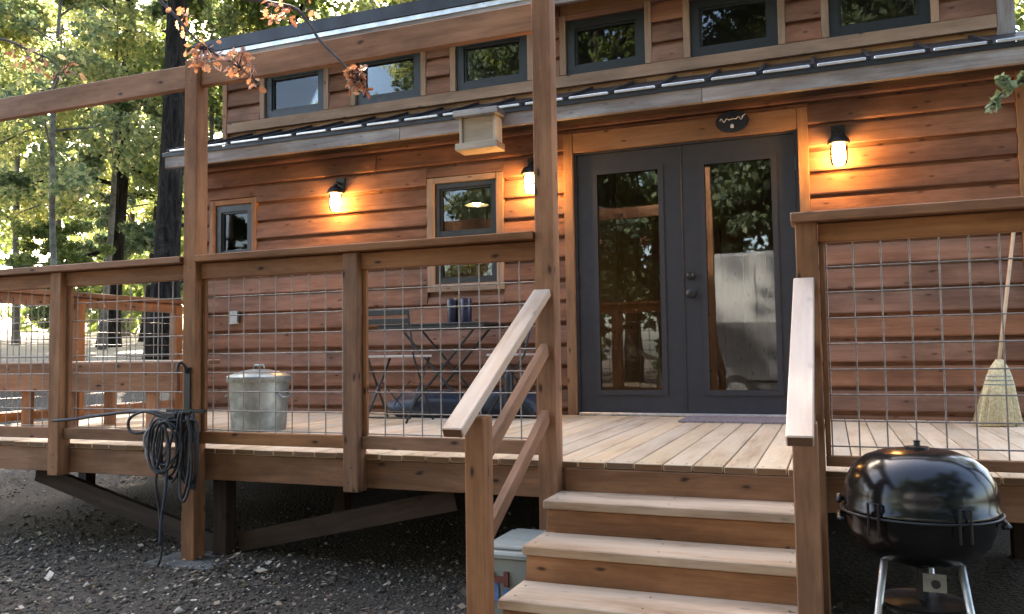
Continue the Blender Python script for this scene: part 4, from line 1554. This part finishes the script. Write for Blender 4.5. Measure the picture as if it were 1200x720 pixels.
# dry oak branches hanging into the picture
def oak_leaf(c, d, nrm, s, mb):
    d = d.normalized()
    sd_ = d.cross(nrm).normalized()
    nn_ = sd_.cross(d)
    out = [(0, .0), (.18, .10), (.28, .26), (.40, .14), (.55, .34), (.66, .17), (.82, .24), (1.0, .0)]
    b = len(mb.v)
    k = len(out)
    curl = random.uniform(.1, .35)
    for t, w_ in out:
        mb.v.append(tuple(c + d * t * s + sd_ * w_ * s + nn_ * (curl * w_ * s - .25 * curl * t * t * s)))
    for t, w_ in out:
        mb.v.append(tuple(c + d * t * s - nn_ * .25 * curl * t * t * s))
    for t, w_ in out:
        mb.v.append(tuple(c + d * t * s - sd_ * w_ * s + nn_ * (curl * w_ * s - .25 * curl * t * t * s)))
    for i in range(k - 1):
        mb.f.append((b + i, b + i + 1, b + k + i + 1, b + k + i))
        mb.f.append((b + k + i, b + k + i + 1, b + 2 * k + i + 1, b + 2 * k + i))


def dry_branch(pts, rads, clusters, label, size=.06):
    t = empty('oak_branch', pts[0], label, 'branch', 'dry oak branches hanging in front')
    MB().tube(catmull(pts, 5), [rads[0] + (rads[1] - rads[0]) * i / ((len(pts) - 1) * 5) for i in range((len(pts) - 1) * 5 + 1)], 6).build('twig', M_twig, t, True)
    for c, rr, nlv in clusters:
        tw = MB()
        mb = MB()
        # nearest twig point
        c = Vector(c)
        near = min((Vector(p) for p in catmull(pts, 5)), key=lambda p: (p - c).length)
        for i in range(nlv):
            d = Vector((random.gauss(0, 1), random.gauss(0, 1) * .8, random.gauss(-.5, .8))).normalized()
            p = c + Vector((random.uniform(-1, 1) * rr[0], random.uniform(-1, 1) * rr[0] * .6, random.uniform(-1, 1) * rr[1]))
            if i % 2 == 0:
                tw.tube([near, near.lerp(p, .6) + Vector((0, 0, .01)), p], [.0025, .002, .001], 4, False)
            oak_leaf(p, d, Vector((random.gauss(0, 1), random.gauss(-.6, 1), random.gauss(0, 1))), size * random.uniform(.7, 1.3), mb)
        tw.build('twiglets', M_twig, t)['kind'] = 'stuff'
        mb.build('leaf_cluster', M_dry, t)['kind'] = 'stuff'
    return t


dry_branch([(-1.35, -3.0, 2.75), (-.849, -3.0, 2.267), (-.607, -3.0, 2.158), (-.437, -3.0, 2.096), (-.357, -3.0, 2.009), (-.296, -3.0, 1.92), (-.205, -3.0, 1.827), (-.129, -3.0, 1.749), (-.072, -3.0, 1.70)], (.012, .003),
           [((-.10, -3.0, 1.715), (.04, .055), 60), ((-.52, -3.0, 2.10), (.08, .04), 26), ((-.36, -3.0, 2.10), (.03, .03), 5)],
           'dry oak branch ending in a rusty leaf cluster before the second upper window', .042)
dry_branch([(-1.6, -3.05, 2.8), (-1.295, -3.05, 2.353), (-1.101, -3.05, 2.155), (-.978, -3.05, 2.021), (-.864, -3.05, 1.932), (-.737, -3.05, 1.856), (-.604, -3.05, 1.752)], (.010, .002),
           [((-.92, -3.05, 1.93), (.09, .05), 60), ((-.70, -3.05, 1.86), (.08, .045), 40), ((-.62, -3.05, 1.76), (.04, .03), 7), ((-1.06, -3.05, 2.13), (.05, .07), 12)],
           'dry oak branch with rusty leaves around the top of the left tall post', .042)
dry_branch([(-2.9, -3.1, 2.7), (-2.454, -3.1, 2.282), (-2.188, -3.1, 2.178), (-1.995, -3.1, 2.085), (-1.859, -3.1, 2.019), (-1.736, -3.1, 1.90)], (.010, .002),
           [((-1.95, -3.1, 2.03), (.08, .05), 14), ((-1.76, -3.1, 1.96), (.07, .06), 14), ((-2.12, -3.1, 2.1), (.05, .05), 8)],
           'dry oak branch with dark red leaves before the beam at far left', .042)
# sprig at the right edge
sp = empty('leafy_sprig', (2.9, -1.5, 1.78), 'grey-green leafy sprig poking in at the right edge below the eave', 'branch')
MB().tube(catmull([(3.6, -1.5, 1.95), (3.1, -1.5, 1.80), (2.867, -1.5, 1.778), (2.76, -1.5, 1.78), (2.704, -1.5, 1.758), (2.655, -1.5, 1.722), (2.62, -1.5, 1.675)], 4), .006, 6).build('twig', M_twig, sp, True)
v, f = leaf_cloud([(2.64, -1.5, 1.70), (2.69, -1.5, 1.755), (2.66, -1.5, 1.80), (2.76, -1.5, 1.79), (2.62, -1.5, 1.665)], [.035, .035, .03, .04, .03], 130, .028, 1, 3)
mesh_obj('leaf_cluster', v, [tuple(int(i) for i in q) for q in f], M_sprig, sp)['kind'] = 'stuff'

# ------------------------------------------------------------------ ground scatter


def scatter(name, mat, label, cat, spots, size, seed, kind):
    rg = np.random.default_rng(seed)
    P = []
    for (x0, x1, y0, y1, cnt) in spots:
        P.append(np.stack([rg.uniform(x0, x1, cnt), rg.uniform(y0, y1, cnt)], 1))
    P = np.concatenate(P)
    z = hgt(P[:, 0], P[:, 1])
    k = len(P)
    s = size * rg.lognormal(0, .45, k)
    if kind == 'stone':
        base = np.array([(1, 0, 0), (0, 1, 0), (-1, 0, 0), (0, -1, 0), (0, 0, .75), (0, 0, -.5)], float)
        v = base[None] * s[:, None, None] * rg.uniform(.6, 1.3, (k, 6, 1))
        a = rg.uniform(0, 6.28, k)
        ca, sa = np.cos(a), np.sin(a)
        x = v[:, :, 0] * ca[:, None] - v[:, :, 1] * sa[:, None]
        y = v[:, :, 0] * sa[:, None] + v[:, :, 1] * ca[:, None]
        v = np.stack([x, y, v[:, :, 2]], 2)
        v += np.stack([P[:, 0], P[:, 1], z + s * .15], 1)[:, None]
        tri = np.array([(0, 1, 4), (1, 2, 4), (2, 3, 4), (3, 0, 4), (1, 0, 5), (2, 1, 5), (3, 2, 5), (0, 3, 5)])
        f = (np.arange(k)[:, None, None] * 6 + tri[None]).reshape(-1, 3)
        me = fast_mesh(name, v.reshape(-1, 3), f, mat)
    else:
        pos = np.stack([P[:, 0], P[:, 1], z + .008 + rg.random(k) * .015], 1)
        a = rg.uniform(0, 6.28, k)
        ax_ = np.stack([np.cos(a), np.sin(a), rg.normal(0, .3, k)], 1)
        sd_ = np.stack([-np.sin(a), np.cos(a), rg.normal(0, .4, k)], 1)
        v = np.empty((k, 4, 3))
        v[:, 0] = pos - ax_ * (s * .8)[:, None]
        v[:, 1] = pos + sd_ * (s * .45)[:, None]
        v[:, 2] = pos + ax_ * (s * .8)[:, None]
        v[:, 3] = pos - sd_ * (s * .45)[:, None]
        me = fast_mesh(name, v.reshape(-1, 3), np.arange(k * 4).reshape(-1, 4), mat)
    o = bpy.data.objects.new(name, me)
    C.objects.link(o)
    return tag(o, label, cat, kind='stuff')


scatter('gravel', M_stone, 'loose grey gravel over the ground before the deck', 'gravel',
        [(-4.5, .6, -4.6, -2.3, 20000), (-4.5, .6, -2.3, -1.9, 1500), (-4.5, .6, -1.9, -1.2, 700), (-8, -3.8, -4, 3, 7000), (.6, 3.5, -4.5, -2.3, 4500)], .0065, 4, 'stone')
scatter('leaf_litter', M_litter, 'scattered fallen leaves on the gravel under the deck edge', 'leaf litter',
        [(-4.5, .6, -4.4, -2.3, 2600), (-1.5, -.4, -3.0, -2.5, 260), (-9, -3.9, -4, 4, 1800), (.6, 3.5, -4.2, -2.4, 600), (-4, 2, -2.3, -.6, 100)], .0125, 6, 'leaf')

# ------------------------------------------------------------------ parked van across the yard (seen mirrored in the right door pane)
van = empty('parked_van', (1.8, -9.4, -.6), 'tall white van parked across the yard, mirrored in the right door pane', 'van')
vx0, vx1, vy0, vy1 = -.55, 4.6, -10.3, -8.4
pf = [(vx0, -.05), (vx0 - .02, .6), (vx0 + .1, 1.75), (vx0 + .35, 2.15), (vx1 - 1.1, 2.2), (vx1 - .55, 1.45), (vx1 + .1, 1.05), (vx1 + .15, -.05)]
MB().box(vx0 + .01, vx1 + .05, vy1 - .02, vy1 + .035, -.04, .95).build('lower_panel', M_vanlow, van)
mb = MB()
k = len(pf)
mb.v = [(x, vy0 + .03, z) for x, z in pf] + [(x, vy1, z) for x, z in pf]
mb.f = [tuple(range(k)), tuple(reversed(range(k, 2 * k)))] + [(i, k + i, k + (i + 1) % k, (i + 1) % k) for i in range(k)]
vb = mb.build('body', M_van, van)
mod = vb.modifiers.new('bevel', 'BEVEL')
mod.width = .06
mod.segments = 2
MB().box(vx0 + .02, vx1 + .1, vy0 + .06, vy1 - .02, -.30, -.052).build('sill', M_vanlow, van)
MB().box(vx0 + 1.2, vx0 + 1.215, vy1 + .001, vy1 + .008, .2, 1.95).build('door_seam', M_vanlow, van)
MB().box(vx1 - 1.5, vx1 - .75, vy1 + .001, vy1 + .012, 1.1, 1.62).build('side_window', M_black, van)
MB().box(vx0 + 1.3, vx0 + 1.45, vy1 + .001, vy1 + .03, .75, .79).build('door_handle', M_black, van)
for wx in (vx0 + .85, vx1 - .75):
    for wy in (vy0 + .14, vy1 - .06):
        tyre = MB().tube([(wx, wy - .1, -.27), (wx, wy + .1, -.27)], .33, 24).build('wheel', M_rubber, van)
        MB().tube([(wx, wy - .105, -.27), (wx, wy + .105, -.27)], .19, 18).build('rim', M_alu, tyre)
